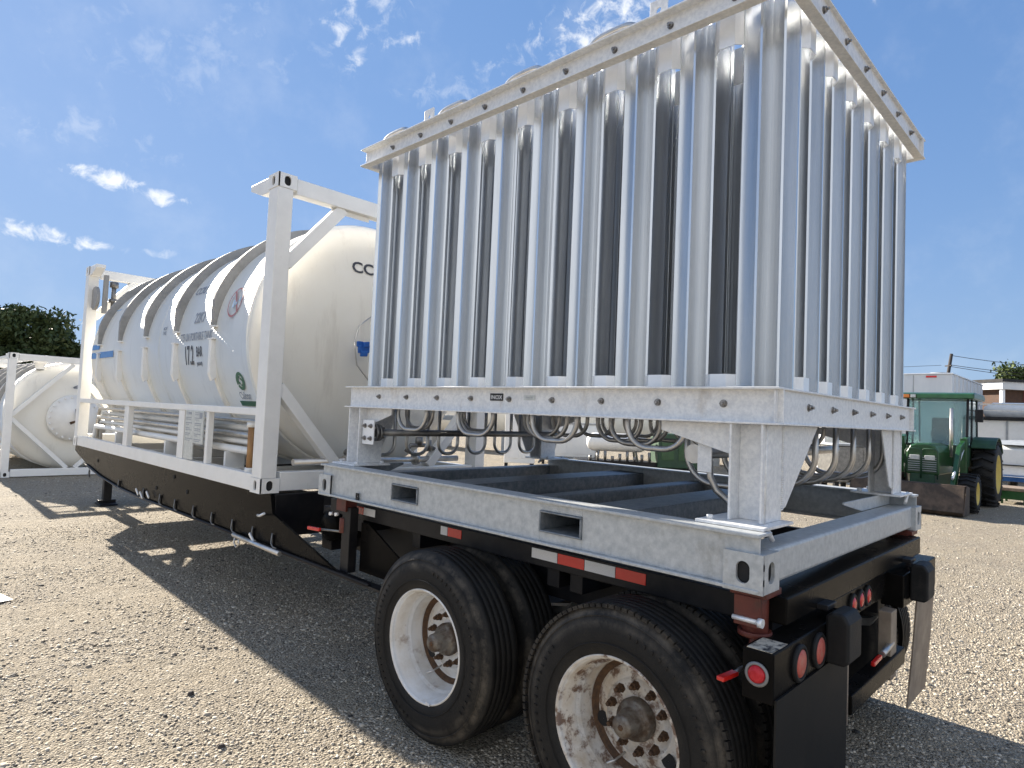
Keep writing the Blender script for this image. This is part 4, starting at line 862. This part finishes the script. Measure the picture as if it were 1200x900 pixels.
# crossovers on top and lifting lugs
for j in (0, 2, 4, 6, 8):
    place_u('top', lambda: MB().tube([(.265, EY0+.0, TZ1-.03)]+[(.265, EY0+PY/2-(PY/2+.0)*math.copysign(abs(math.cos(t))**.55, math.cos(t)), TZ1+.085*math.sin(t)**.8) for t in [math.pi*k/16 for k in range(1, 16)]]+[(.265, EY0+PY, TZ1-.03)], .016, 10), (0, PY*j, 0))
for y in (.62, 2.32):
    MB().holeplate((.22, y, TZ1+.05), (0, 1, 0), (0, 0, 1), (1, 0, 0), .045, .05, .012, .015, .015).build('lifting_lug', galv, VP, .001)
# name plates on the near base channel
xf = bx0+.055-.008
pn = MB().box(xf-.004, xf-.001, 1.515, 1.615, 1.832, 1.872).build('name_plate', black, VP)
def flat_text(txt, size, yc, zc, x, m, parent, sx=1):
    b = text_mesh(txt, size, 0, 0, m, parent); mb = MB(); mb.add([(x, yc-v.co.x*sx, zc+v.co.y) for v in b.verts], []); b.verts.index_update()
    mb.f = [tuple(v.index for v in f.verts) for f in b.faces]; mb.sm = [False]*len(mb.f); b.free(); return mb.build('lettering', m, parent)
flat_text('INOX', .032, 1.565, 1.85, xf-.0045, tapew, pn, 1.1)
pn2 = MB().box(xf-.003, xf-.001, 1.28, 1.36, 1.838, 1.864).build('name_plate', plate, VP)
flat_text('SERIAL NO', .011, 1.32, 1.852, xf-.0034, lgrey, pn2)

# ================================================================== surroundings
green = mat('tractor_green', (.010, .055, .014), .35, 0, (.018, .09, .022), 6, 4, bump=.04, coat=.3, stain=((.16, .15, .10), 5, .58, .85, .45, (1, 1, 1)))
greend = mat('green_dark', (.02, .055, .03), .5, 0, (.03, .08, .04), 8, 4)
yellow = mat('wheel_yellow', (.62, .46, .07), .5, 0, (.52, .38, .10), 9, 4)
glass = mat('cab_glass', (.55, .75, .75), .03, 0, spec=.7, trans=.85)
amber = mat('amber_lens', (.80, .25, .05), .3)
bucketm = mat('bucket_brown', (.05, .036, .026), .55, .3, (.12, .085, .06), 5, 6, (.4, .65), .15, 40)
boxm = mat('trailer_sheet', (.60, .62, .64), .4, .2, (.68, .69, .70), 2, 5, (.35, .65), .02, stretch=(1, 1, .4))
greyst = mat('grey_paint', (.30, .32, .33), .5, 0, (.40, .41, .42), 6, 4)
bluep = mat('blue_paint', (.012, .07, .22), .4, 0, (.02, .10, .28), 5, 4)
brick = mat('brown_wall', (.06, .032, .022), .8, 0, (.10, .055, .036), 6, 5)
tar = mat('pole_wood', (.035, .03, .028), .85, 0, (.06, .05, .045), 6, 4)
bark = mat('bark', (.10, .08, .06), .9, 0, (.16, .13, .10), 9, 5, bump=.4)
leaf = mat('leaf_dark', (.030, .060, .018), .65, 0, (.075, .10, .028), .9, 4, (.35, .65))
leaf2 = mat('leaf_light', (.055, .095, .025), .65, 0, (.11, .14, .04), 1.2, 4, (.35, .65))
def tree(x, y, h, r, n, label, m=leaf, cat='tree', group=None, ls=.22, low=.2, clumps=44):
    T = thing('tree', label, cat, (x, y, 0), group)
    g = np.random.default_rng(int(abs(x*13+y*7)))
    mb = MB(); mb.tube([(x, y, 0), (x+.1, y, h*.25), (x-.05, y+.1, h*.5), (x, y, h*.72)], [h*.035, h*.028, h*.02, h*.008], 10)
    cs = []
    for k in range(clumps):
        a = g.random()*6.283; zz = h*(low+.72*(1-low)*g.random()+.12); rr = r*(.25+.62*g.random())*math.sqrt(max(.15, 1-((zz/h-.55)/.55)**2))
        c = (x+rr*math.cos(a), y+rr*math.sin(a), zz); cs.append(c)
        if k < 12: mb.tube([(x, y, h*(.2+.3*g.random())), ((x+c[0])/2, (y+c[1])/2, zz*.8), c], [h*.012, h*.008, h*.003], 6)
    mb.build('trunk', bark, T)
    cs = np.array(cs); idx = g.integers(0, len(cs), n); cr_ = r*(.10+.17*g.random(len(cs)))
    d = g.normal(size=(n, 3)); d /= np.linalg.norm(d, axis=1)[:, None]; rad = cr_[idx]*(g.random(n)**.5)*(1+.32*np.abs(g.normal(size=n)))
    C = cs[idx]+d*rad[:, None]*np.array([1, 1, .72]); C[:, 2] = np.clip(C[:, 2], .2, None)
    a = g.normal(size=(n, 3)); a /= np.linalg.norm(a, axis=1)[:, None]; b = np.cross(a, g.normal(size=(n, 3))); b /= np.linalg.norm(b, axis=1)[:, None]
    s = ls*(.5+g.random(n))[:, None]
    V = np.stack([C-a*s*.6, C-b*s*.3, C+a*s*.6, C+b*s*.3], 1).reshape(-1, 3)-np.array([x, y, 0])
    me = bpy.data.meshes.new('crown'); me.from_pydata([], [], []); me.vertices.add(len(V)); me.vertices.foreach_set('co', V.ravel().astype(np.float32))
    me.loops.add(4*n); me.loops.foreach_set('vertex_index', np.arange(4*n, dtype=np.int32)); me.polygons.add(n); me.polygons.foreach_set('loop_start', np.arange(0, 4*n, 4, dtype=np.int32)); me.polygons.foreach_set('loop_total', np.full(n, 4, dtype=np.int32)); me.update(); me.validate()
    me.materials.append(m); o = bpy.data.objects.new('crown', me); COL.objects.link(o); o.parent = T; o.location = (0, 0, 0)
    return T
def at(px, depth, z=0):
    """world x,y of a picture column at a given depth along the view"""
    d = cf+(px-600)/FPX*cr; p = CAM+d*depth; return float(p[0]), float(p[1])
# left tree group (behind the second container), right trees
TREES = [(-45, 34, 7.0, 3.6, 'broad dark tree at the left picture edge behind the white containers', leaf, 15000),
         (22, 36, 6.7, 3.2, 'dark bushy tree above the tank of the left container', leaf, 15000),
         (78, 38, 5.3, 2.2, 'lower dark tree just left of the ribbed tank container frame', leaf, 10000),
         (-190, 40, 9, 4.5, 'far dark tree beyond the left picture edge', leaf, 9000),
         (1157, 44, 5.6, 2.4, 'round dark green tree between the box trailer and the brown building', leaf, 10000),
         (1205, 46, 7.4, 3.2, 'lighter green tree rising over the roof of the brown building', leaf2, 16000),
         (1300, 55, 8, 4, 'far green tree beyond the right picture edge', leaf2, 7000)]
for px, dp, h, r, lb, m, n in TREES:
    x, y = at(px, dp); tree(x, y, h, r, n, lb, m, group='trees behind the yard')
# distant fence and hedge line behind everything
x0, y0 = at(300, 62); x1, y1 = at(1080, 62)
FN = thing('fence', 'long dark chain-link fence with hedge at the far end of the yard', 'fence', ((x0+x1)/2, (y0+y1)/2, 0))
mb = MB()
for k in range(61):
    t = k/60; mb.cyl((x0+(x1-x0)*t, y0+(y1-y0)*t, 0), (x0+(x1-x0)*t, y0+(y1-y0)*t, 2.0), .035, 6)
mb.bar((x0, y0, 1.98), (x1, y1, 1.98), .05, .05).bar((x0, y0, 1.0), (x1, y1, 1.0), .03, .03).build('fence_rail', greyst, FN)
def hedge(xa, ya, xb, yb, h, n, label):
    g = np.random.default_rng(5); t = g.random(n); C = np.stack([xa+(xb-xa)*t, ya+(yb-ya)*t, h*g.random(n)**.8*(.75+.35*np.sin(t*37)+.2*np.sin(t*91))], 1)+g.normal(size=(n, 3))*np.array([.6, .6, .12]); C[:, 2] = np.clip(C[:, 2], .05, None)
    a = g.normal(size=(n, 3)); a /= np.linalg.norm(a, axis=1)[:, None]; b = np.cross(a, g.normal(size=(n, 3))); b /= np.linalg.norm(b, axis=1)[:, None]; s = .32
    V = np.stack([C-a*s*.6, C-b*s*.35, C+a*s*.6, C+b*s*.35], 1).reshape(-1, 3)
    me = bpy.data.meshes.new('hedge'); me.from_pydata([tuple(v) for v in V], [], [tuple(range(4*i, 4*i+4)) for i in range(n)]); me.materials.append(leaf)
    o = bpy.data.objects.new('hedge', me); COL.objects.link(o); tag(o, label, 'hedge', kind='stuff')
xa, ya = at(250, 66); xb, yb = at(1120, 66); hedge(xa, ya, xb, yb, 3.0, 26000, 'low dark hedge and scrub along the far side of the yard')

# ---- tractor, facing the camera (towards -X)
TX0 = 13.9
TC = thing('tractor', 'green cab tractor with front loader bucket parked on the gravel', 'tractor', (16.4, 2.45, 0))
def tb(m, name, *a, bev=.02, parent=None): return MB().box(*a).build(name, m, parent or TC, bev)
bk = MB().prism([(13.92, .10), (13.98, .03), (14.55, .03), (14.62, .12), (14.60, .62), (14.20, .66), (14.17, .64), (14.50, .56), (14.52, .14), (13.98, .06)], 'y', 1.50, 3.72).build('bucket', bucketm, TC, .006)
for ya in (1.49, 3.715): MB().prism([(13.92, .05), (14.62, .05), (14.62, .60), (14.25, .66)], 'y', ya, ya+.018).build('bucket_side', bucketm, bk)
MB().prism([(14.12, .64), (13.94, .10), (13.96, .09), (14.15, .62)], 'y', 1.51, 3.70).build('bucket_back', bucketm, bk)
for ya in (1.78, 3.06):
    o = MB().prism([(14.62, .30), (14.70, .28), (15.55, 1.30), (16.35, 1.55), (16.35, 1.68), (15.45, 1.46), (14.60, .46)], 'y', ya, ya+.09).build('loader_arm', green, TC, .008)
    MB().cyl((14.75, ya+.045, .75), (15.5, ya+.045, 1.18), .028, 10).cyl((15.1, ya+.045, .95), (15.9, ya+.045, 1.38), .04, 10).build('hydraulic_cylinder', aluc, o)
    MB().box(16.0, 16.2, ya-.02, ya+.11, .75, 1.65).build('loader_tower', green, TC, .01)
hood = MB().prism([(2.12, .78), (2.12, 1.30), (2.20, 1.45), (2.32, 1.50), (2.58, 1.50), (2.70, 1.45), (2.78, 1.30), (2.78, .78)], 'x', 15.0, 16.65).build('hood', green, TC, .04, 3)
MB().prism([(2.155, .84), (2.155, 1.22), (2.745, 1.22), (2.745, .84)], 'x', 14.975, 15.02).build('grille', greend, hood)
mb = MB()
for k in range(7): mb.box(14.965, 14.98, 2.17, 2.73, .87+.05*k, .885+.05*k)
mb.build('grille_bars', greyst, hood)
for ya in (2.20, 2.50): MB().box(14.955, 14.99, ya, ya+.20, 1.12, 1.23).build('headlight', plate, hood, .01)
mb = MB()
for (ya, yb) in ((2.13, 2.44), (2.46, 2.77)): mb.tube([(14.88, ya, .70), (14.88, ya, 1.33), (14.88, ya+.04, 1.38), (14.88, yb-.04, 1.38), (14.88, yb, 1.33), (14.88, yb, .70)], .012, 8)
mb.bar((14.88, 2.13, .95), (14.88, 2.77, .95), .015, .015).build('grille_guard', greend, TC)
MB().cyl((15.75, 2.02, 1.2), (15.75, 2.02, 2.35), .035, 12).build('exhaust', steel, TC)
tb(greyst, 'front_axle', 15.0, 15.5, 1.75, 3.15, .30, .55); tb(greend, 'chassis', 15.0, 17.9, 2.2, 2.7, .42, .80)
# cab
cabp = [(16.45, 1.75), (16.55, 2.62), (17.75, 2.62), (17.85, 1.75), (17.7, 1.15), (16.6, 1.15)]
for ya in (1.80, 3.06):
    for (a, b) in (((16.45, 1.45), (16.55, 2.6)), ((17.05, 1.15), (17.05, 2.6)), ((17.85, 1.5), (17.75, 2.6)), ((16.45, 1.45), (17.85, 1.45))): MB().bar((a[0], ya+.02, a[1]), (b[0], ya+.02, b[1]), .05, .05, (0, 1, 0)).build('cab_post', black, TC)
    MB().prism([(16.48, 1.47), (16.56, 2.58), (17.74, 2.58), (17.83, 1.47)], 'y', ya+.015, ya+.022).build('side_window', glass, TC)
MB().box(17.25, 17.6, 2.25, 2.7, 1.47, 2.15).build('seat', black, TC, .04)
MB().lathe([(0, .17), (.02, .19), (.04, .17)], (16.85, 2.46, 1.72), 'x', 24, close=False).build('steering_wheel', black, TC)
tb(greend, 'cab_base', 16.5, 17.8, 1.80, 3.10, .95, 1.46)
MB().add([(16.47, 1.84, 1.47), (16.47, 3.06, 1.47), (16.56, 3.06, 2.58), (16.56, 1.84, 2.58), (16.48, 1.84, 1.47), (16.48, 3.06, 1.47), (16.57, 3.06, 2.58), (16.57, 1.84, 2.58)], [(0, 1, 2, 3), (4, 7, 6, 5), (0, 4, 5, 1), (2, 6, 7, 3), (1, 5, 6, 2), (0, 3, 7, 4)]).build('windscreen', glass, TC)
MB().add([(17.84, 1.84, 1.47), (17.84, 3.06, 1.47), (17.75, 3.06, 2.58), (17.75, 1.84, 2.58), (17.83, 1.84, 1.47), (17.83, 3.06, 1.47), (17.74, 3.06, 2.58), (17.74, 1.84, 2.58)], [(0, 3, 2, 1), (4, 5, 6, 7), (0, 1, 5, 4), (2, 3, 7, 6), (1, 2, 6, 5), (0, 4, 7, 3)]).build('rear_window', glass, TC)
MB().prism([(16.30, 2.60), (16.34, 2.72), (16.5, 2.76), (17.8, 2.76), (17.95, 2.70), (17.95, 2.60)], 'y', 1.66, 3.24).build('cab_roof', green, TC, .03, 3)
MB().box(16.275, 16.31, 2.85, 3.18, 2.61, 2.71).build('light_housing', black, TC, .01); MB().box(16.265, 16.28, 3.0, 3.15, 2.62, 2.70).build('amber_light', amber, TC, .005)
MB().box(16.255, 16.27, 2.86, 2.97, 2.62, 2.70).build('work_light', plate, TC, .005)
MB().box(16.4, 16.46, 1.50, 1.66, 2.05, 2.35).bar((16.43, 1.6, 2.3), (16.5, 1.82, 2.35), .02, .02).build('mirror', black, TC, .01)
def agwheel(xc, y0, wd, rad, rim, name):
    c = (xc, 0, rad); k = rad
    w = MB().lathe([(y0+wd*.25, .001), (y0+wd*.25, rim*.3), (y0+wd*.12, rim*.85), (y0+.01, rim), (y0+.01, rim+.02), (y0+wd-.01, rim+.02), (y0+wd-.01, rim*.9), (y0+wd*.6, rim*.5), (y0+wd*.6, .001)], c, 'y', 32).build('wheel', yellow, TC)
    mb = MB().lathe([(y0+.012, rim+.01), (y0, rim+.05), (y0, rad*.82), (y0+.04, rad*.93), (y0+wd-.04, rad*.93), (y0+wd, rad*.82), (y0+wd, rim+.05), (y0+wd-.012, rim+.01)], c, 'y', 40)
    for i in range(22):
        a = 2*math.pi*i/22
        for sd_ in (0, 1):
            a_ = a+(0 if sd_ else math.pi/22); yy0 = y0+wd*(.02+.5*sd_); yy1 = yy0+wd*.46
            p0 = Vector((xc+rad*.955*math.cos(a_), yy0, rad+rad*.955*math.sin(a_))); a2 = a_+(.12 if sd_ else -.12); p1 = Vector((xc+rad*.955*math.cos(a2), yy1, rad+rad*.955*math.sin(a2)))
            mb.bar(p0, p1, rad*.06, rad*.08, (math.cos(a_), 0, math.sin(a_)))
    mb.build('tyre', rubber, w)
agwheel(15.25, 1.42, .34, .44, .24, 'f'); agwheel(15.25, 3.14, .34, .44, .24, 'f'); agwheel(17.35, 1.30, .46, .80, .46, 'r'); agwheel(17.35, 3.14, .46, .80, .46, 'r')
for ya in (1.30, 3.14): MB().prism([(17.35+.9*math.cos(t), .80+.9*math.sin(t)) for t in [R(35+10*k) for k in range(11)]]+[(17.35+.87*math.cos(t), .80+.87*math.sin(t)) for t in [R(135-10*k) for k in range(11)]], 'y', ya, ya+.48).build('mudguard', greend, TC)
# ---- green implement step behind the tractor
IM = thing('implement', 'small green timber-topped implement on the gravel behind the rear wheel of the tractor', 'implement', (19.0, 1.15, 0))
MB().box(18.6, 19.6, .85, 1.45, .34, .42).build('top_board', brn, IM, .01)
MB().box(18.62, 19.58, .87, 1.43, .12, .339).build('frame', green, IM, .01)
for a in (18.66, 19.5):
    for b in (.9, 1.36): MB().box(a, a+.06, b, b+.05, 0, .12).build('leg', green, IM, .004)
# ---- box trailer far behind
bxT = thing('box_trailer', 'tall pale grey box trailer behind the green tractor', 'box trailer', (29.5, 5.2, 0))
ca = math.radians(0)
MB().box(26.4, 33.5, 3.76, 6.3, 1.15, 3.98).build('body', boxm, bxT, .02)
MB().box(26.36, 33.52, 3.73, 6.33, 3.981, 4.03).build('roof_rail', aluc, bxT, .01)
for k in range(8): MB().box(26.9+.85*k, 26.98+.85*k, 3.735, 3.759, 1.2, 3.97).build('side_rib', boxm, bxT)
MB().box(26.375, 26.399, 5.6, 5.66, 1.2, 3.7).box(26.370, 26.399, 5.55, 5.75, 3.2, 3.26).box(26.370, 26.399, 3.9, 4.3, 3.2, 3.25).build('door_rod', aluc, bxT)
MB().box(26.378, 26.399, 5.01, 5.03, 1.16, 3.96).build('door_gap', greyst, bxT)
MB().box(26.36, 26.398, 4.25, 4.60, 3.86, 3.93).build('marker_light', red, bxT)
for xx in (27.4, 28.6, 32.6):
    for yy in (3.9, 5.9): MB().lathe([(0, .001), (0, .28), (.02, .5), (.26, .5), (.28, .28), (.28, .001)], (xx, yy, .5), 'y', 28).build('wheel', rubber, bxT)
MB().box(26.6, 33.2, 4.3, 5.8, .85, 1.149).build('chassis', black, bxT)
MB().cyl((31.0, 5.0, 4.03), (31.0, 5.0, 4.40), .35, 16).build('roof_vent', greyst, bxT)
# ---- utility pole and wires
px_, py_ = at(1103, 40); PO = thing('utility_pole', 'dark leaning utility pole behind the box trailer', 'utility pole', (px_, py_, 0))
MB().tube([(px_-.3, py_+.3, 0), (px_+.45, py_-.45, 6.75)], [.13, .09], 12).build('pole', tar, PO)
MB().bar((px_+.2, py_-.5, 6.0), (px_+.6, py_-.1, 6.0), .07, .07).build('crossarm', tar, PO)
MB().cyl((px_+.2, py_-.2, 5.0), (px_+.2, py_-.2, 5.4), .2, 12).build('transformer', greyst, PO)
for k, (za, zb) in enumerate(((6.65, 6.5), (6.05, 6.2), (5.95, 5.85), (5.1, 5.2), (4.6, 4.6))):
    xa, ya = px_+.4, py_-.4; xb, yb = at(1420, 38+k)
    pts = [(xa+(xb-xa)*t, ya+(yb-ya)*t, za+(zb-za)*t-.5*4*t*(1-t)) for t in np.linspace(0, 1, 14)]
    o = MB().tube(pts, .018, 5).build('power_line', tar, None)
    tag(o, ['top black power line running right from the pole', 'second power line below the top one', 'third power line just under the second', 'fourth power line sagging over the box trailer', 'lowest power line above the tree tops'][k], 'power line', 'power lines from the leaning pole')
xb, yb = at(700, 46); o = MB().tube([(px_+(xb-px_)*t, py_+(yb-py_)*t, 6.0-.4*4*t*(1-t)) for t in np.linspace(0, 1, 12)], .012, 5).build('power_line', tar, None); tag(o, 'thin power line running left from the pole behind the vaporizer', 'power line', 'power lines from the leaning pole')
# ---- brown building with flat roof at the right edge
bxx, byy = at(1190, 34); BD = thing('building', 'low brown building with white roof edge at the right picture edge', 'building', (bxx+3, byy-3, 0))
d1 = Vector((.80, -.60, 0)); d2 = Vector((.60, .80, 0)); p0 = Vector((bxx-.6, byy+.5, 0))
def bl(a, b, c, d, e, f, name, m, par=None):
    c0 = p0+d1*((a+b)/2)+d2*((c+d)/2); return MB().obox((c0.x, c0.y, (e+f)/2), d1, d2, (0, 0, 1), b-a, d-c, f-e).build(name, m, par or BD)
bl(0, 9, 0, 6, 0, 4.2, 'wall', brick); bl(-.35, 9.3, -.35, 6.3, 4.201, 4.6, 'roof', boxm); bl(-.45, 9.4, -.45, 6.4, 4.601, 4.74, 'roof_edge', black); bl(-.25, -.08, -.25, -.08, 0, 4.2, 'roof_post', aluc); bl(1.3, 1.4, -.03, -.002, 0, 4.2, 'downpipe', redox)
# ---- white and blue equipment at the right edge
q0 = at(1150, 21)
EQ = thing('equipment_skid', 'white equipment trailer with blue base frame right of the tractor', 'equipment trailer', (23.5, .6, 0))
MB().prism([(21.0, .62), (26.0, .62), (26.0, 1.50), (21.35, 1.50), (21.0, 1.38)], 'y', -1.2, 1.72).build('body', white, EQ, .03)
MB().prism([(20.98, 1.501), (26.0, 1.501), (26.0, 1.62), (21.6, 1.62)], 'y', -1.22, 1.74).build('cover', greyst, EQ, .01)
MB().box(20.95, 26.0, -1.23, 1.75, .45, .619).build('frame', bluep, EQ, .01)
MB().box(20.93, 26.0, -1.24, 1.76, .58, .60).build('trim', white, EQ)
MB().bar((20.95, .9, .40), (19.4, .2, .30), .12, .14).bar((20.95, -.4, .40), (19.4, .2, .30), .12, .14).build('drawbar', bluep, EQ)
MB().box(20.94, 20.999, -1.2, 1.72, .9, .93).build('trim', black, EQ)
for yy in (-1.35, 1.55): MB().lathe([(0, .001), (0, .2), (.02, .38), (.2, .38), (.22, .2), (.22, .001)], (23.6, yy, .38), 'y', 24).build('wheel', rubber, EQ)
bt = text_mesh('1971', .26, 0, 0, ltxt, None); mbt = MB(); mbt.add([(20.992, 0.35-v.co.x, 1.14+v.co.y) for v in bt.verts], []); bt.verts.index_update(); mbt.f = [tuple(v.index for v in f.verts) for f in bt.faces]; mbt.sm = [False]*len(mbt.f); bt.free(); mbt.build('lettering', ltxt, EQ)
WT = thing('white_tanker', 'long white vessel with railings behind the tractor and equipment trailer', 'tank', (31, 2.0, 0))
MB().box(28.5, 34, -6, 3.6, .7, 2.35).build('body', white, WT, .05)
MB().box(28.3, 34.2, -6.2, 3.7, 2.36, 2.47).build('dark_band', black, WT, .01)
MB().lathe([(-6, .001), (-5.9, .36), (3.0, .36), (3.3, .2), (3.35, .001)], (30.5, 0, 2.74), 'y', 32).build('vessel', white, WT)
mb = MB()
for k in range(7): mb.cyl((28.4, -5.8+1.5*k, 2.47), (28.4, -5.8+1.5*k, 2.95), .03, 8)
mb.bar((28.4, -5.9, 2.95), (28.4, 3.4, 2.95), .05, .05).bar((28.4, -5.9, 2.7), (28.4, 3.4, 2.7), .04, .04).tube([(28.35, 1.0, 2.95), (28.3, .7, 3.05), (28.3, .5, 2.9), (28.3, .5, 1.2)], .05, 8).build('railing', steel, WT)
for yy in (-4, -1.5, .9, 2.3): MB().box(28.46, 28.499, yy, yy+.07, .72, 2.33).build('rib', greyst, WT)
for xx in (29.2, 33.0):
    for yy in (-5, 3.0): MB().box(xx, xx+.3, yy, yy+.3, 0, .7).build('leg', greyst, WT)

# ---- things seen under the vaporizer
AX, AY = 15.4, 11.2      # white air receiver on a black skid
AR = thing('air_receiver', 'small white horizontal air tank on a black stand beyond the skid', 'air tank', (AX, AY, 0))
e1 = Vector((cr[0], cr[1], 0)).normalized(); e2 = Vector((-e1.y, e1.x, 0))
def EP(o, a, b, z): v = Vector(o)+e1*a+e2*b; return (v.x, v.y, z)
mb = MB(); prof = [(-1.0+.0, .02), (-.985, .12), (-.93, .22), (-.82, .285), (-.72, .30), (.72, .30), (.82, .285), (.93, .22), (.985, .12), (1.0, .02)]
c0 = Vector((AX, AY, .98)); mb.tube([tuple(c0+e1*t*1.0) for t, r in prof], [r for t, r in prof], 28); mb.build('tank', white, AR)
for a in (-.6, .6):
    for b in (-.2, .2): MB().bar(EP((AX, AY, 0), a, b, .72), EP((AX, AY, 0), a*1.1, b*1.3, .40), .05, .05).build('leg', steeld, AR)
MB().obox((AX, AY, .30), e1, e2, (0, 0, 1), 2.6, .9, .2).build('skid', black, AR)
mb = MB()
for k in range(9): mb.cyl(EP((AX, AY, 0), -.9+.24*k, -.35, .40), EP((AX, AY, 0), -.9+.24*k, -.35, .55+.08*(k % 3)), .05, 8)
mb.build('fitting', steeld, AR)
gx, gy = AX+e1.x*2.1, AY+e1.y*2.1
GN = thing('generator', 'dark green machine housing right of the white air tank', 'generator', (gx, gy, 0))
MB().obox((gx, gy, .80), e1, e2, (0, 0, 1), 1.7, 1.2, 1.1).build('housing', greend, GN, .03); MB().obox((gx, gy, .2), e1, e2, (0, 0, 1), 1.8, 1.1, .12).build('base_frame', black, GN)
for k in range(3): MB().obox(EP((gx, gy, 0), -.55+.55*k, -.61, .8), e1, e2, (0, 0, 1), .4, .02, .6).build('louvre', green, GN)
for a in (-.7, .7): MB().obox(EP((gx, gy, 0), a, 0, .07), e1, e2, (0, 0, 1), .15, .9, .14).build('foot', black, GN)
# far vessels and containers in the yard
def vessel(px, dp, L, rad, z, label, m, legs=True, ang=0.0):
    x, y = at(px, dp); a = YAW-0+ang; u = Vector((math.cos(a), -math.sin(a), 0)); T = thing('storage_vessel', label, 'tank', (x, y, 0)); c = Vector((x, y, z))
    pr = [(-L/2, .03), (-L/2+rad*.08, rad*.5), (-L/2+rad*.3, rad*.85), (-L/2+rad*.6, rad)]; pr += [(-t, r) for t, r in pr[::-1]]
    MB().tube([tuple(c+u*t) for t, r in pr], [r for t, r in pr], 32).build('shell', m, T)
    v = Vector((u.y, -u.x, 0))
    for t in (-L*.3, L*.3): MB().obox(tuple(c+u*t-Vector((0, 0, z/2+rad*.3)) if False else (c.x+u.x*t, c.y+u.y*t, (z-rad*.75)/2)), u, v, (0, 0, 1), .3, rad*1.5, z-rad*.75).build('saddle', greyst, T)
    return T
vessel(755, 27, 9.5, 1.15, 1.9, 'long cream vessel lying behind the white air tank', tankm)
vessel(560, 31, 7, 1.2, 1.9, 'cream vessel seen below the vaporizer near its far leg', tankm, ang=.5)
vessel(935, 24, 6, .9, 1.6, 'white vessel behind the return bends on the right', white, ang=-.2)
def crate(px, dp, sx_, sy_, z0, z1, label, m, name='storage_cabinet', ang=0.0, cat='cabinet'):
    x, y = at(px, dp); a = YAW+ang; u = Vector((math.cos(a), -math.sin(a), 0)); v = Vector((u.y, -u.x, 0)); T = thing(name, label, cat, (x, y, 0))
    MB().obox((x, y, (z0+z1)/2), u, v, (0, 0, 1), sx_, sy_, z1-z0).build('body', m, T, .02)
    MB().obox((x, y, z1+.03), u, v, (0, 0, 1), sx_+.08, sy_+.08, .05).build('lid', greyst, T, .005)
    p = Vector((x, y, 0))+v*(sy_/2+.004)
    for t in (-sx_*.25, sx_*.25):
        MB().obox((p.x+u.x*t, p.y+u.y*t, (z0+z1)/2), u, v, (0, 0, 1), sx_*.42, .02, (z1-z0)*.82).build('door', m, T, .006)
    for a_ in (-1, 1):
        for b_ in (-1, 1): q = Vector((x, y, 0))+u*(sx_*.42*a_)+v*(sy_*.4*b_); MB().obox((q.x, q.y, z0/2), u, v, (0, 0, 1), .1, .1, z0).build('leg', black, T)
    return T
crate(612, 19, .9, .7, .35, 1.9, 'white electrical cabinet seen between the far container post and leg', white)
crate(1000, 15.5, 1.3, .8, .5, 1.35, 'dark machine cabinet seen through the rear return bends', steeld)
crate(975, 17.5, .6, .5, .5, 2.0, 'narrow white cabinet behind the rear return bends', white)
crate(905, 15, 1.0, .5, .25, .9, 'low grey crate beyond the galvanised skid', greyst, 'crate', cat='crate')
crate(668, 24, 2.2, 1.2, .3, 1.5, 'wide pale cabinet behind the far vaporizer leg', boxm)
# building far behind on the left between the containers
crate(150, 27, 4.0, 2, .2, 2.6, 'dark shed seen through the end frame of the ribbed tank container', greyst, 'shed', cat='shed')
# sheet of white metal lying in the foreground
gp = MB().prism([(-1.75, 5.72), (-1.215, 5.84), (-1.27, 6.10), (-1.9, 6.2)], 'z', .012, .018).build('metal_sheet', white, None)
tag(gp, 'small white sheet scrap lying on the gravel at the left picture edge', 'metal sheet')
for i, (a, b, s_) in enumerate(((-1.55, 4.40, .030), (-.75, 3.10, .022), (-.85, 2.38, .020))):
    mb = MB(); pts = [(a+s_*math.cos(t)*(.7+.5*random.random()), b+s_*math.sin(t)*(.7+.5*random.random()), 0) for t in np.linspace(0, 5.6, 7)]
    mb.add(pts+[(p[0]*.6+a*.4, p[1]*.6+b*.4, s_*.9) for p in pts], [tuple(range(7))[::-1], tuple(range(7, 14))]+[(k, (k+1) % 7, 7+(k+1) % 7, 7+k) for k in range(7)])
    o = mb.build('stone', tar, None, .004); tag(o, ['dark stone lying alone on the lit gravel at lower left', 'dark stone near the shadow edge on the gravel', 'dark stone in the lit gravel left of the front wheel'][i], 'stone')
